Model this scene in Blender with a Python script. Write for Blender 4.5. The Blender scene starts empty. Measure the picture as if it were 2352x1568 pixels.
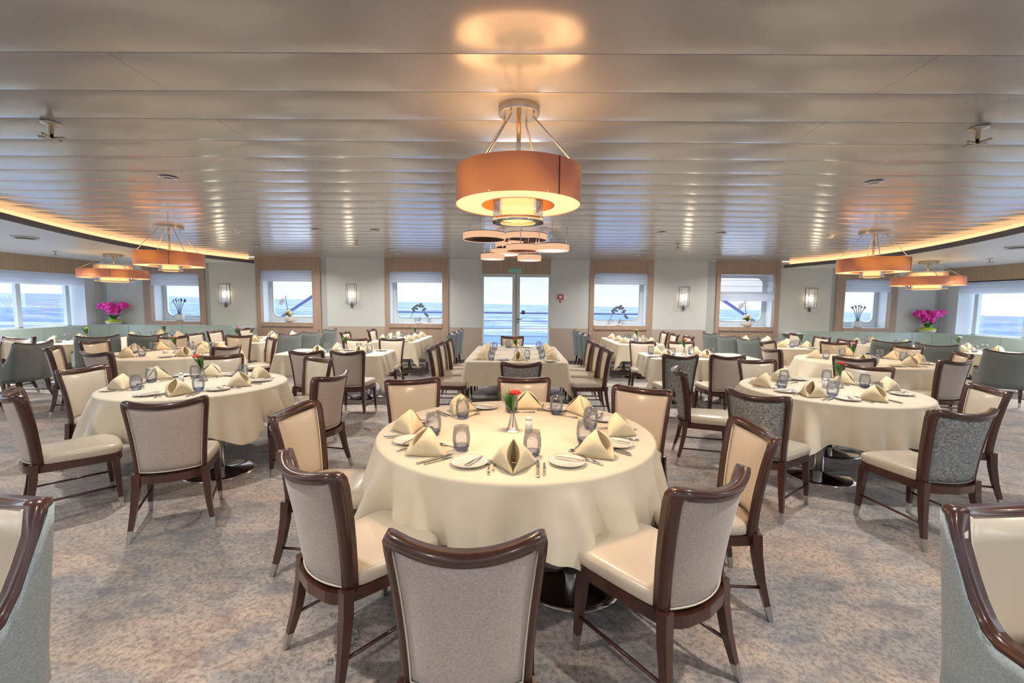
import bpy, bmesh, math, random
from math import sin, cos, pi, radians, sqrt, atan2, hypot
from mathutils import Vector, Matrix
random.seed(7)
S = bpy.context.scene
COL = S.collection

# ---------------------------------------------------------------- camera
F_PX, PITCH, ROLL, YAW = 1020.0, 0.0856278, 0.0096593, 0.0103647
cam_d = bpy.data.cameras.new('camera'); cam = bpy.data.objects.new('camera', cam_d); COL.objects.link(cam)
cam_d.sensor_width = 36.0; cam_d.lens = 36.0 * F_PX / 2352.0; cam_d.clip_start = 0.02; cam_d.clip_end = 20000
fw = Vector((-sin(YAW) * cos(PITCH), cos(YAW) * cos(PITCH), -sin(PITCH)))
r0 = Vector((cos(YAW), sin(YAW), 0)); u0 = r0.cross(fw)
rt = r0 * cos(ROLL) + u0 * sin(ROLL); up = rt.cross(fw)
cam.matrix_world = Matrix(((rt.x, up.x, -fw.x, 0), (rt.y, up.y, -fw.y, 0), (rt.z, up.z, -fw.z, 1.6), (0, 0, 0, 1)))
S.camera = cam
S.view_settings.view_transform = 'Standard'; S.view_settings.look = 'None'
S.view_settings.exposure = 0.12; S.view_settings.gamma = 1.0; S.view_settings.use_curve_mapping = False
S.cycles.use_denoising = True
S.cycles.max_bounces = 10; S.cycles.diffuse_bounces = 4; S.cycles.glossy_bounces = 4
S.cycles.transparent_max_bounces = 24; S.cycles.transmission_bounces = 6
S.cycles.sample_clamp_indirect = 4.0; S.cycles.caustics_reflective = False; S.cycles.caustics_refractive = False
S.cycles.blur_glossy = 1.0

# ---------------------------------------------------------------- node helpers
def nt_new(name):
    m = bpy.data.materials.new(name); m.use_nodes = True
    nt = m.node_tree; b = nt.nodes['Principled BSDF']
    return m, nt, b
def P(name, col, rough=.5, metal=0., coat=0., sheen=0., spec=.5, emis=None, es=0., bump=None, bs=.1, bd=.002, alpha=None):
    m, nt, b = nt_new(name)
    b.inputs['Base Color'].default_value = (*col, 1); b.inputs['Roughness'].default_value = rough
    b.inputs['Metallic'].default_value = metal; b.inputs['Coat Weight'].default_value = coat
    b.inputs['Coat Roughness'].default_value = .08
    b.inputs['Sheen Weight'].default_value = sheen; b.inputs['Specular IOR Level'].default_value = spec
    if emis: b.inputs['Emission Color'].default_value = (*emis, 1); b.inputs['Emission Strength'].default_value = es
    if bump:
        n = nt.nodes.new('ShaderNodeTexNoise'); n.inputs['Scale'].default_value = bump; n.inputs['Detail'].default_value = 4
        tc = nt.nodes.new('ShaderNodeTexCoord'); nt.links.new(tc.outputs['Object'], n.inputs['Vector'])
        bp = nt.nodes.new('ShaderNodeBump'); bp.inputs['Strength'].default_value = bs; bp.inputs['Distance'].default_value = bd
        nt.links.new(n.outputs['Fac'], bp.inputs['Height']); nt.links.new(bp.outputs['Normal'], b.inputs['Normal'])
    return m
def ramp(nt, fac, stops):
    r = nt.nodes.new('ShaderNodeValToRGB'); e = r.color_ramp.elements
    while len(e) < len(stops): e.new(.5)
    for i, (p, c) in enumerate(stops): e[i].position = p; e[i].color = (*c, 1)
    nt.links.new(fac, r.inputs['Fac']); return r.outputs['Color']
def noise(nt, scale, detail=4, rough=.5, vec=None, stretch=(1, 1, 1), dist=0., coord='Object', rot=0):
    n = nt.nodes.new('ShaderNodeTexNoise'); n.inputs['Scale'].default_value = scale; n.inputs['Detail'].default_value = detail
    n.inputs['Roughness'].default_value = rough; n.inputs['Distortion'].default_value = dist
    tc = nt.nodes.new('ShaderNodeTexCoord'); mp = nt.nodes.new('ShaderNodeMapping'); mp.inputs['Scale'].default_value = stretch
    mp.inputs['Rotation'].default_value = (0, 0, rot)
    nt.links.new(tc.outputs[coord], mp.inputs['Vector']); nt.links.new(mp.outputs['Vector'], n.inputs['Vector'])
    return n.outputs['Fac']
def mixc(nt, fac, a, b):
    m = nt.nodes.new('ShaderNodeMix'); m.data_type = 'RGBA'
    if isinstance(fac, float): m.inputs[0].default_value = fac
    else: nt.links.new(fac, m.inputs[0])
    for i, v in ((6, a), (7, b)):
        if isinstance(v, tuple): m.inputs[i].default_value = (*v, 1)
        else: nt.links.new(v, m.inputs[i])
    return m.outputs[2]
def bump(nt, b, h, strength=.2, dist=.003):
    bp = nt.nodes.new('ShaderNodeBump'); bp.inputs['Strength'].default_value = strength; bp.inputs['Distance'].default_value = dist
    nt.links.new(h, bp.inputs['Height']); nt.links.new(bp.outputs['Normal'], b.inputs['Normal'])

# ---------------------------------------------------------------- world: cloudy sky
SKY = 1.3
w = bpy.data.worlds.new('sky'); S.world = w; w.use_nodes = True; nt = w.node_tree
bg = nt.nodes['Background']
tc = nt.nodes.new('ShaderNodeTexCoord'); mp = nt.nodes.new('ShaderNodeMapping'); mp.inputs['Scale'].default_value = (1, 1, 5.5)
mp.inputs['Location'].default_value = (.3, .1, .32)
nt.links.new(tc.outputs['Generated'], mp.inputs['Vector'])
nz = nt.nodes.new('ShaderNodeTexNoise'); nz.inputs['Scale'].default_value = 2.6; nz.inputs['Detail'].default_value = 7; nz.inputs['Roughness'].default_value = .55
nt.links.new(mp.outputs['Vector'], nz.inputs['Vector'])
cl = ramp(nt, nz.outputs['Fac'], [(.36, (.42, .53, .76)), (.46, (.50, .60, .78)), (.52, (.68, .75, .85)), (.60, (.95, .97, 1.))])
sp = nt.nodes.new('ShaderNodeSeparateXYZ'); nt.links.new(tc.outputs['Generated'], sp.inputs[0])
hz = ramp(nt, sp.outputs['Z'], [(0., (1, 1, 1)), (.035, (.8, .8, .8)), (.12, (.0, .0, .0))])
fin = mixc(nt, hz, cl, (.72, .77, .86))
ov = ramp(nt, sp.outputs['Z'], [(.12, (0, 0, 0)), (.55, (1, 1, 1))])
mr = nt.nodes.new('ShaderNodeMapRange'); mr.inputs['To Min'].default_value = SKY; mr.inputs['To Max'].default_value = SKY * 4.6
nt.links.new(ov, mr.inputs['Value'])
# sky strength raised towards both sides, added to brighten the side windows
ab = nt.nodes.new('ShaderNodeMath'); ab.operation = 'ABSOLUTE'; nt.links.new(sp.outputs['X'], ab.inputs[0])
sd = nt.nodes.new('ShaderNodeMapRange'); sd.inputs['From Min'].default_value = .62; sd.inputs['From Max'].default_value = .95; sd.inputs['To Min'].default_value = 1.; sd.inputs['To Max'].default_value = 2.4
nt.links.new(ab.outputs[0], sd.inputs['Value']); ml = nt.nodes.new('ShaderNodeMath'); ml.operation = 'MULTIPLY'
nt.links.new(mr.outputs[0], ml.inputs[0]); nt.links.new(sd.outputs[0], ml.inputs[1]); nt.links.new(ml.outputs[0], bg.inputs['Strength'])
nt.links.new(fin, bg.inputs['Color']); bg.inputs['Strength'].default_value = SKY

# ---------------------------------------------------------------- light helpers
def area(name, loc, size, power, col=(1, .93, .85), rot=(0, 0, 0), shape='DISK', size_y=None, spread=radians(150)):
    d = bpy.data.lights.new(name, 'AREA'); d.shape = shape; d.size = size; d.energy = power; d.color = col; d.spread = spread
    if size_y: d.size_y = size_y
    o = bpy.data.objects.new(name, d); COL.objects.link(o); o.location = loc; o.rotation_euler = rot; return o
def point(name, loc, power, col=(1, .72, .38), r=.05):
    d = bpy.data.lights.new(name, 'POINT'); d.energy = power; d.color = col; d.shadow_soft_size = r
    o = bpy.data.objects.new(name, d); COL.objects.link(o); o.location = loc; return o
ZC, ZS, YW, XW = 2.76, 2.59, 11.8, 11.1
DOWN = [(sx * x, y) for sx in (-1, 1) for (x, y) in ((3.3, 4.27), (3.25, 7.26), (2.3, 7.26), (5.48, 9.4), (5.5, 10.5), (2.76, 9.8), (2.8, 10.55))]
DOWN_POWER = 30
UNSEEN_FILL = [(sx * x, y) for sx in (-1, 1) for (x, y) in ((1.6, 1.3), (4.4, 1.3), (1.6, -1.4), (4.4, -1.4), (1.6, -3.8), (4.4, -3.8))]
for (x, y) in DOWN: area('downlight_or_fill', (x, y, ZC - .022), .09, DOWN_POWER)
for (x, y) in UNSEEN_FILL: area('downlight_or_fill', (x, y, ZC - .022), .09, 24)  # unseen fill lamps near and behind the camera, no fixtures modelled
for sx in (-1, 1):
    for (x, y) in ((9.6, 2.0), (9.6, 5.0), (9.6, 8.0), (8.9, 9.9)): area('downlight_or_fill', (sx * x, y, ZS - .012), .09, 62)  # added fill to brighten the side bays, no fixtures here

# ---------------------------------------------------------------- materials
M = {}
def wood_mat(name, c1, c2, rough, coat, sc=14, stretch=(1, 1, .12)):
    m, nt, b = nt_new(name)
    f = noise(nt, sc, 5, .6, stretch=stretch, dist=.6)
    nt.links.new(ramp(nt, f, [(.3, c1), (.7, c2)]), b.inputs['Base Color'])
    b.inputs['Roughness'].default_value = rough; b.inputs['Coat Weight'].default_value = coat; b.inputs['Coat Roughness'].default_value = .12
    return m
M['wood'] = wood_mat('dark_mahogany', (.040, .013, .009), (.082, .027, .017), .30, .5)
M['oak'] = wood_mat('light_oak_veneer', (.34, .245, .185), (.43, .315, .245), .45, .1, 30, (1, 1, .03))
M['oakh'] = wood_mat('light_oak_header', (.42, .30, .19), (.49, .36, .24), .45, .1, 30, (1, 1, .03))
M['leather'] = P('cream_leather', (.60, .53, .43), .28, coat=.15, bump=220, bs=.12, bd=.001)
M['pipe'] = P('cream_piping', (.74, .66, .54), .5)
def fabric(name, a, b_, sc=420):
    m, nt, b = nt_new(name)
    f1 = noise(nt, sc, 2, .5, stretch=(1, 1, .25)); f2 = noise(nt, sc, 2, .5, stretch=(.25, .25, 1))
    mx = nt.nodes.new('ShaderNodeMath'); mx.operation = 'MULTIPLY'; nt.links.new(f1, mx.inputs[0]); nt.links.new(f2, mx.inputs[1])
    nt.links.new(ramp(nt, mx.outputs[0], [(.15, a), (.36, b_)]), b.inputs['Base Color'])
    b.inputs['Roughness'].default_value = .85; b.inputs['Sheen Weight'].default_value = .3
    bump(nt, b, mx.outputs[0], .25, .001); return m
M['taupe'] = fabric('taupe_linen', (.40, .335, .29), (.56, .48, .43))
def tweed():
    m, nt, b = nt_new('blue_grey_tweed')
    f = noise(nt, 60, 6, .75, stretch=(1, 1, 1.8)); g = noise(nt, 9, 3, .6, stretch=(1, 1, .7))
    mx = nt.nodes.new('ShaderNodeMath'); mx.operation = 'ADD'; mx.inputs[1].default_value = 0
    nt.links.new(f, mx.inputs[0])
    c = ramp(nt, f, [(.36, (.06, .075, .09)), (.46, (.17, .19, .20)), (.53, (.30, .29, .27)), (.64, (.52, .50, .46))])
    c2 = mixc(nt, ramp(nt, g, [(.42, (0, 0, 0)), (.62, (.45, .45, .45))]), c, (.22, .26, .29))
    nt.links.new(c2, b.inputs['Base Color']); b.inputs['Roughness'].default_value = .9; bump(nt, b, f, .4, .002); return m
M['tweed'] = tweed()
M['sage'] = fabric('grey_green_fabric', (.13, .16, .158), (.235, .27, .265))
M['bluegrey'] = fabric('pale_blue_grey_fabric', (.27, .34, .37), (.42, .50, .53))
M['banq'] = P('pale_teal_leather', (.30, .40, .39), .42, bump=6, bs=.3, bd=.01)
M['steel'] = P('brushed_steel', (.55, .54, .52), .28, metal=1.)
M['chrome'] = P('polished_steel', (.72, .71, .70), .12, metal=1.)
M['brass'] = P('satin_nickel', (.52, .46, .38), .28, metal=1.)
def cloth_mat():
    m, nt, b = nt_new('cream_table_linen')
    f = noise(nt, 500, 2); g = noise(nt, 5, 3)
    nt.links.new(ramp(nt, g, [(.3, (.71, .64, .49)), (.7, (.77, .70, .55))]), b.inputs['Base Color'])
    b.inputs['Roughness'].default_value = .6; b.inputs['Sheen Weight'].default_value = .4
    bump(nt, b, g, .35, .012); return m
M['cloth'] = cloth_mat()
M['napkin'] = P('cream_yellow_napkin_linen', (.82, .70, .47), .7, sheen=.3, bump=160, bs=.1, bd=.001)
M['china'] = P('white_china', (.80, .77, .72), .12, coat=.6)
M['black'] = P('black_metal', (.02, .02, .022), .35, metal=.4)
M['grey'] = P('grey_metal_band', (.13, .125, .13), .45, metal=.2)
M['white'] = P('white_wall_paint', (.60, .635, .63), .5, bump=3, bs=.02)
M['beige'] = P('beige_wall_panel', (.46, .385, .33), .5)
M['strip'] = P('recess_shade_and_gasket_grey', (.43, .465, .46), .5)  # tone of the shaded wall recesses, also used on the window gaskets
M['lining'] = P('white_window_lining', (.68, .74, .78), .35)
M['sideceil'] = P('white_side_ceiling', (.66, .69, .68), .35)
M['red'] = P('red_petal', (.55, .008, .012), .6, bump=60, bs=.6, bd=.01)
M['pink'] = P('pink_petal', (.80, .30, .28), .6, bump=60, bs=.6, bd=.01)
M['magenta'] = P('magenta_petal', (.85, .045, .45), .5)
M['ivory'] = P('ivory_petal', (.82, .72, .52), .55)
M['whitepetal'] = P('white_petal', (.62, .60, .70), .5)
M['silhouette'] = P('grey_blue_silhouette', (.10, .13, .17), .5)  # dark tone of sill plants seen against the bright windows
M['leaf'] = P('green_leaf', (.07, .20, .04), .5)
M['lime'] = P('lime_moss', (.42, .58, .03), .7, bump=80, bs=.8, bd=.01)
M['purple'] = P('purple_petal', (.30, .02, .22), .6)
M['redbox'] = P('red_plastic', (.42, .03, .06), .4)
M['whiteplastic'] = P('white_plastic', (.75, .75, .75), .4)
M['sign'] = P('green_sign', (.30, .66, .50), .4)
M['signtext'] = P('sign_lettering', (.12, .34, .24), .4)
M['pot'] = P('pale_pot', (.66, .60, .52), .4)
M['deck'] = P('grey_steel_deck', (.30, .34, .38), .6)
M['rail'] = P('dark_blue_rail', (.05, .06, .16), .4)
M['orange'] = P('orange_boat_hull', (.75, .25, .14), .5)
def blindmat():
    m, nt, b = nt_new('white_blind_fabric'); b.inputs['Base Color'].default_value = (.66, .68, .69, 1); b.inputs['Roughness'].default_value = .85
    t = nt.nodes.new('ShaderNodeBsdfTranslucent'); t.inputs['Color'].default_value = (.70, .73, .78, 1)
    mx = nt.nodes.new('ShaderNodeMixShader'); mx.inputs[0].default_value = .45; out = nt.nodes['Material Output']
    nt.links.new(b.outputs[0], mx.inputs[1]); nt.links.new(t.outputs[0], mx.inputs[2]); nt.links.new(mx.outputs[0], out.inputs['Surface']); return m
M['blind'] = blindmat()
def sheer():
    m, nt, b = nt_new('sheer_blind_fabric')
    b.inputs['Base Color'].default_value = (.75, .77, .8, 1); b.inputs['Alpha'].default_value = .28; return m
M['sheer'] = sheer()
def glassmat(name, tint, refl=.05, rough=.02, mx=.85):
    hi = mx
    m = bpy.data.materials.new(name); m.use_nodes = True; nt = m.node_tree; nt.nodes.clear()
    o = nt.nodes.new('ShaderNodeOutputMaterial'); mx = nt.nodes.new('ShaderNodeMixShader'); t = nt.nodes.new('ShaderNodeBsdfTransparent')
    g = nt.nodes.new('ShaderNodeBsdfGlossy'); g.inputs['Roughness'].default_value = rough; t.inputs['Color'].default_value = (*tint, 1)
    lw = nt.nodes.new('ShaderNodeLayerWeight'); lw.inputs['Blend'].default_value = .35
    mr = nt.nodes.new('ShaderNodeMapRange'); mr.inputs['To Min'].default_value = refl; mr.inputs['To Max'].default_value = hi
    nt.links.new(lw.outputs['Fresnel'], mr.inputs['Value']); nt.links.new(mr.outputs[0], mx.inputs['Fac'])
    nt.links.new(t.outputs[0], mx.inputs[1]); nt.links.new(g.outputs[0], mx.inputs[2]); nt.links.new(mx.outputs[0], o.inputs['Surface'])
    return m
M['pane'] = glassmat('window_glass', (.985, .99, 1.), .005, mx=.25)
M['glass'] = glassmat('smoky_blue_glass', (.93, .945, .985), .04, mx=.6)
M['glassbase'] = glassmat('deep_blue_glass', (.74, .79, .95), .08, mx=.7)
M['clear'] = glassmat('clear_glass', (.975, .98, .985), .06, mx=.6)
def ceilmat():
    m, nt, b = nt_new('glossy_ceiling_plank')
    tc = nt.nodes.new('ShaderNodeTexCoord'); s = nt.nodes.new('ShaderNodeSeparateXYZ'); nt.links.new(tc.outputs['Object'], s.inputs[0])
    def mth(op, a, b_=None):
        n = nt.nodes.new('ShaderNodeMath'); n.operation = op
        for i, v in enumerate((a, b_)):
            if v is None: continue
            if isinstance(v, (int, float)): n.inputs[i].default_value = v
            else: nt.links.new(v, n.inputs[i])
        return n.outputs[0]
    idx = mth('FLOOR', mth('DIVIDE', mth('SUBTRACT', s.outputs['Y'], 2.18), .3794))
    par = mth('ABSOLUTE', mth('MODULO', idx, 2.0))
    ax = mth('ABSOLUTE', s.outputs['X'])
    jx = mth('ADD', 1.94, mth('MULTIPLY', par, 1.12))
    d = mth('ABSOLUTE', mth('SUBTRACT', ax, jx))
    line = mth('LESS_THAN', d, .0022)
    nt.links.new(mixc(nt, line, (.39, .382, .37), (.13, .145, .14)), b.inputs['Base Color'])
    b.inputs['Metallic'].default_value = .05; b.inputs['Roughness'].default_value = .28; b.inputs['Specular IOR Level'].default_value = .6; b.inputs['Coat Weight'].default_value = 1.; b.inputs['Coat IOR'].default_value = 1.75; b.inputs['Coat Roughness'].default_value = .19
    return m
M['ceil'] = ceilmat()
def carpet():
    m, nt, b = nt_new('mottled_carpet')
    a = noise(nt, 1.1, 6, .62, stretch=(.8, 1.3, 1), dist=1.2, rot=.5)
    c = noise(nt, 5.5, 6, .7, stretch=(.8, 1.4, 1), dist=.6, rot=.5); f = noise(nt, 38, 6, .8); d = noise(nt, 2.3, 6, .68, dist=1., rot=1.1)
    base = ramp(nt, a, [(.36, (.26, .285, .325)), (.46, (.36, .35, .345)), (.54, (.53, .42, .355)), (.66, (.64, .475, .355))])
    mid = ramp(nt, c, [(.36, (.19, .205, .245)), (.47, (.43, .40, .38)), (.60, (.68, .58, .50))])
    x = mixc(nt, .5, base, mid)
    x = mixc(nt, ramp(nt, d, [(.56, (0, 0, 0)), (.66, (.55, .55, .55))]), x, (.25, .175, .165))
    x = mixc(nt, ramp(nt, f, [(.42, (.7, .7, .7)), (.53, (0, 0, 0))]), x, (.165, .15, .15))
    nt.links.new(x, b.inputs['Base Color']); b.inputs['Roughness'].default_value = .95; b.inputs['Sheen Weight'].default_value = .2
    bump(nt, b, f, .5, .006); return m
M['carpet'] = carpet()
def wallpaper():
    m, nt, b = nt_new('embossed_wallpaper')
    b.inputs['Base Color'].default_value = (.60, .625, .59, 1); b.inputs['Roughness'].default_value = .55
    wv = nt.nodes.new('ShaderNodeTexWave'); wv.inputs['Scale'].default_value = 5.5; wv.inputs['Distortion'].default_value = 14; wv.inputs['Detail Scale'].default_value = 1.6; wv.inputs['Detail'].default_value = 2
    wv.bands_direction = 'Z'
    tc = nt.nodes.new('ShaderNodeTexCoord'); nt.links.new(tc.outputs['Object'], wv.inputs['Vector'])
    bump(nt, b, wv.outputs['Fac'], .35, .010); return m
M['paper'] = wallpaper()
def emit(name, col, st):
    m = bpy.data.materials.new(name); m.use_nodes = True; nt = m.node_tree; nt.nodes.clear()
    o = nt.nodes.new('ShaderNodeOutputMaterial'); e = nt.nodes.new('ShaderNodeEmission'); e.inputs[0].default_value = (*col, 1); e.inputs[1].default_value = st
    nt.links.new(e.outputs[0], o.inputs['Surface']); return m
M['glow'] = emit('lit_diffuser', (1, .74, .36), 1.25)
M['glow2'] = emit('lit_inner_shade', (1, .66, .24), 1.5)
M['ringglow'] = emit('lit_ring_shade', (1, .57, .34), .85)
M['ringwhite'] = emit('lit_ring_diffuser', (1, .92, .88), 1.1)
M['led'] = emit('warm_led_strip', (1, .56, .27), 1.5)
M['bulb'] = emit('sconce_bulb', (1, .80, .60), 3.0)
M['lampglow'] = emit('downlight_lens', (1, .95, .88), 2.0)
def copper(name):
    m, nt, b = nt_new(name)
    b.inputs['Base Color'].default_value = (.78, .31, .20, 1); b.inputs['Roughness'].default_value = .38; b.inputs['Metallic'].default_value = .1
    b.inputs['Coat Weight'].default_value = .3
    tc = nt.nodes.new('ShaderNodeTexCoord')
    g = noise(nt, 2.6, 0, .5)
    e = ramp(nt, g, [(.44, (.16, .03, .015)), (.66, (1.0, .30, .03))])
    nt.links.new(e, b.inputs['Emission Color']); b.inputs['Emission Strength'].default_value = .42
    return m
M['copper'] = copper('copper_shade_lit_from_inside')
def sea():
    m, nt, b = nt_new('sea_water')
    f = noise(nt, .035, 8, .7, stretch=(1, 2.2, 1)); g = noise(nt, .011, 8, .72, stretch=(1, 2.6, 1), dist=.6)
    wc = ramp(nt, g, [(.50, (0, 0, 0)), (.58, (1, 1, 1))])
    nt.links.new(mixc(nt, wc, (.075, .125, .215), (.24, .26, .29)), b.inputs['Base Color'])
    b.inputs['Roughness'].default_value = .8; b.inputs['Specular IOR Level'].default_value = .05
    bump(nt, b, f, .5, 2.); return m
M['sea'] = sea()

# ---------------------------------------------------------------- mesh helpers
class MB:
    def __init__(s): s.v = []; s.f = []; s.sm = []
    def add(s, vs, fs, smooth=False):
        o = len(s.v); s.v += [tuple(v) for v in vs]; s.f += [tuple(i + o for i in f) for f in fs]; s.sm += [smooth] * len(fs); return s
    def box(s, x0, x1, y0, y1, z0, z1):
        return s.add([(x0, y0, z0), (x1, y0, z0), (x1, y1, z0), (x0, y1, z0), (x0, y0, z1), (x1, y0, z1), (x1, y1, z1), (x0, y1, z1)],
                     [(0, 3, 2, 1), (4, 5, 6, 7), (0, 1, 5, 4), (1, 2, 6, 5), (2, 3, 7, 6), (3, 0, 4, 7)])
    def lathe(s, prof, n=24, c=(0, 0, 0), cap0=True, cap1=True, smooth=True):
        vs = []; fs = []
        for (r, z) in prof:
            for k in range(n): a = 2 * pi * k / n; vs.append((c[0] + r * cos(a), c[1] + r * sin(a), c[2] + z))
        for i in range(len(prof) - 1):
            for k in range(n): fs.append((i * n + k, i * n + (k + 1) % n, (i + 1) * n + (k + 1) % n, (i + 1) * n + k))
        s.add(vs, fs, smooth); o = len(s.v) - len(vs)
        if cap0: s.f.append(tuple(o + k for k in range(n))[::-1]); s.sm.append(False)
        if cap1: s.f.append(tuple(o + (len(prof) - 1) * n + k for k in range(n))); s.sm.append(False)
        return s
    def tube(s, pts, rad, n=8, closed=False, sq=False):
        pts = [Vector(p) for p in pts]; m = len(pts)
        rads = rad if isinstance(rad, (list, tuple)) else [rad] * m
        vs = []; fs = []; ref = None
        for i, p in enumerate(pts):
            a = pts[(i - 1) % m] if (i > 0 or closed) else p; b = pts[(i + 1) % m] if (i < m - 1 or closed) else p
            t = (b - a).normalized() if (b - a).length > 1e-9 else Vector((0, 0, 1))
            if ref is None: ref = Vector((0, 0, 1)) if abs(t.z) < .9 else Vector((1, 0, 0))
            x = (ref - t * ref.dot(t)).normalized(); y = t.cross(x); ref = x
            for k in range(n):
                an = 2 * pi * (k + (.5 if sq else 0)) / n; vs.append(p + (x * cos(an) + y * sin(an)) * rads[i])
        mm = m if closed else m - 1
        for i in range(mm):
            j = (i + 1) % m
            for k in range(n): fs.append((i * n + k, i * n + (k + 1) % n, j * n + (k + 1) % n, j * n + k))
        s.add(vs, fs, not sq); o = len(s.v) - len(vs)
        if not closed:
            s.f.append(tuple(o + k for k in range(n))[::-1]); s.f.append(tuple(o + (m - 1) * n + k for k in range(n))); s.sm += [False, False]
        return s
    def grid(s, fn, nu, nv, smooth=True, closeu=False):
        vs = [fn(i / nu, j / nv) for j in range(nv + 1) for i in range(nu + (0 if closeu else 1))]
        W = nu if closeu else nu + 1; fs = []
        for j in range(nv):
            for i in range(nu):
                i2 = (i + 1) % W if closeu else i + 1
                fs.append((j * W + i, j * W + i2, (j + 1) * W + i2, (j + 1) * W + i))
        return s.add(vs, fs, smooth)
    def ball(s, c, r, n=10, m=7, sq=(1, 1, 1), wob=0., seed=0):
        rnd = random.Random(seed); vs = [(c[0], c[1], c[2] + r * sq[2])]
        for j in range(1, m):
            for k in range(n):
                a = 2 * pi * k / n; b = pi * j / m; rr = r * (1 + wob * (rnd.random() - .5))
                vs.append((c[0] + rr * sin(b) * cos(a) * sq[0], c[1] + rr * sin(b) * sin(a) * sq[1], c[2] + rr * cos(b) * sq[2]))
        vs.append((c[0], c[1], c[2] - r * sq[2])); fs = []
        for k in range(n): fs.append((0, 1 + k, 1 + (k + 1) % n)); fs.append((len(vs) - 1, 1 + (m - 2) * n + (k + 1) % n, 1 + (m - 2) * n + k))
        for j in range(m - 2):
            for k in range(n): fs.append((1 + j * n + k, 1 + (j + 1) * n + k, 1 + (j + 1) * n + (k + 1) % n, 1 + j * n + (k + 1) % n))
        return s.add(vs, fs, True)
    def leaf(s, a, b, wdt, bend=.02, side=Vector((1, 0, 0))):
        a = Vector(a); b = Vector(b); vs = []; n = 6; d = (b - a); t = d.normalized(); x = t.cross(Vector((0, 0, 1)))
        x = x.normalized() if x.length > .2 else side
        up_ = x.cross(t)
        for i in range(n + 1):
            u = i / n; ww = wdt * sin(pi * min(.97, u * .93 + .05)) ** .8; c = a + d * u + up_ * bend * sin(pi * u)
            vs += [c - x * ww, c + up_ * .15 * wdt, c + x * ww]
        fs = []
        for i in range(n): fs += [(3 * i, 3 * i + 1, 3 * i + 4, 3 * i + 3), (3 * i + 1, 3 * i + 2, 3 * i + 5, 3 * i + 4)]
        return s.add(vs, fs, True)
    def mesh(s, name, mat, bevel=0., fix=True):
        me = bpy.data.meshes.new(name); me.from_pydata(s.v, [], s.f)
        me.polygons.foreach_set('use_smooth', s.sm)
        if fix or bevel:
            bm = bmesh.new(); bm.from_mesh(me)
            if bevel:
                es = [e for e in bm.edges if len(e.link_faces) == 2 and e.calc_face_angle(0) > .6]
                bmesh.ops.bevel(bm, geom=es, offset=bevel, segments=2, profile=.5, affect='EDGES', clamp_overlap=True)
            bmesh.ops.recalc_face_normals(bm, faces=bm.faces); bm.to_mesh(me); bm.free()
        me.materials.append(M[mat] if isinstance(mat, str) else mat); me.update(); return me
    def build(s, name, mat, parent=None, bevel=0., loc=None, label=None, fix=True):
        o = bpy.data.objects.new(name, s.mesh(name, mat, bevel, fix)); COL.objects.link(o)
        if parent: o.parent = parent
        if loc: o.location = loc
        if label: o['label'] = label
        return o
def tag(o, label, cat, group=None, kind=None):
    o['label'] = label; o['category'] = cat
    if group: o['group'] = group
    if kind: o['kind'] = kind
    return o
def struct(o, label=None):
    o['kind'] = 'structure'
    if label: o['label'] = label
    return o
def empty(name, loc=(0, 0, 0), rz=0.):
    o = bpy.data.objects.new(name, None); COL.objects.link(o); o.location = loc; o.rotation_euler = (0, 0, rz); o.empty_display_size = .1; return o
def dup(o, parent=None):
    c = o.copy(); COL.objects.link(c)
    if parent is not None: c.parent = parent
    for ch in list(o.children): dup(ch, c)
    return c
PROTO = {}
def inst(key, maker, loc, rz=0., sc=1.):
    """first call builds the thing, later calls copy the thing and its parts"""
    if key not in PROTO:
        o = maker(); PROTO[key] = o
    else: o = dup(PROTO[key])
    o.location = loc; o.rotation_euler = (0, 0, rz); o.scale = (sc, sc, sc)
    for k in ('label', 'category', 'group'):
        if k in o: del o[k]
    return o

# ================================================================ SETTING
# floor and sea
fl = MB().box(-XW, XW, -5.2, YW, -.05, 0).build('floor', 'carpet'); struct(fl, 'mottled beige and grey-blue carpet')
def seafn(u, v):
    return (-6000 + 12000 * u, -6000 + 12000 * v, 0)
se = MB().grid(seafn, 24, 24).build('sea', 'sea'); se.location = (0, 0, -14); se.rotation_euler = (0, .0137, 0)
tag(se, 'choppy blue sea with white foam beyond the windows', 'sea', kind='stuff')
# main ceiling of bowed planks
PW = .3794; Y0 = 2.18 - 19 * PW
def arcx(y):
    # outline of the lower side ceilings (x at given y)
    pts = [(-5.2, 3.2), (-2, 4.05), (1, 4.7), (3.0, 5.45), (4.4, 6.02), (5.48, 6.38), (6.67, 6.9), (8.31, 7.36), (9.22, 7.46), (10.15, 7.42), (10.95, 7.18), (11.8, 6.95)]
    for (a, xa), (b, xb) in zip(pts, pts[1:]):
        if a <= y <= b: 
            t = (y - a) / (b - a); return xa + (xb - xa) * t
    return pts[0][1] if y < pts[0][0] else pts[-1][1]
ARC = []
yy = -5.2
def smooth_arc(y): return sum(arcx(y + d * .35) for d in (-2, -1, 0, 1, 2)) / 5 if -4.4 < y < 11.0 else (sum(arcx(y + d * .16) for d in (-2, -1, 0, 1, 2)) / 5)
mb = MB(); NP = 26; vs = []; fs = []
i0 = 0; rows = []
for k in range(0, 45):
    ya = Y0 + k * PW
    for q in range(17):
        u = sin((-1 + 2 * q / 16) * pi / 2)
        y = ya + .003 + (PW - .006) * (u + 1) / 2
        rows.append((y, ZC - .0062 * (1 - abs(u) ** 3.2)))
    rows.append((ya + PW, ZC + .012)) if False else None
    rows.append((ya + PW - .0015, ZC + .008)); rows.append((ya + PW + .0015, ZC + .008))
rows = [r for r in rows if -5.2 <= r[0] <= YW + .02]
vs = []
for (y, z) in rows: vs += [(-8.6, y, z), (8.6, y, z)]
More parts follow.
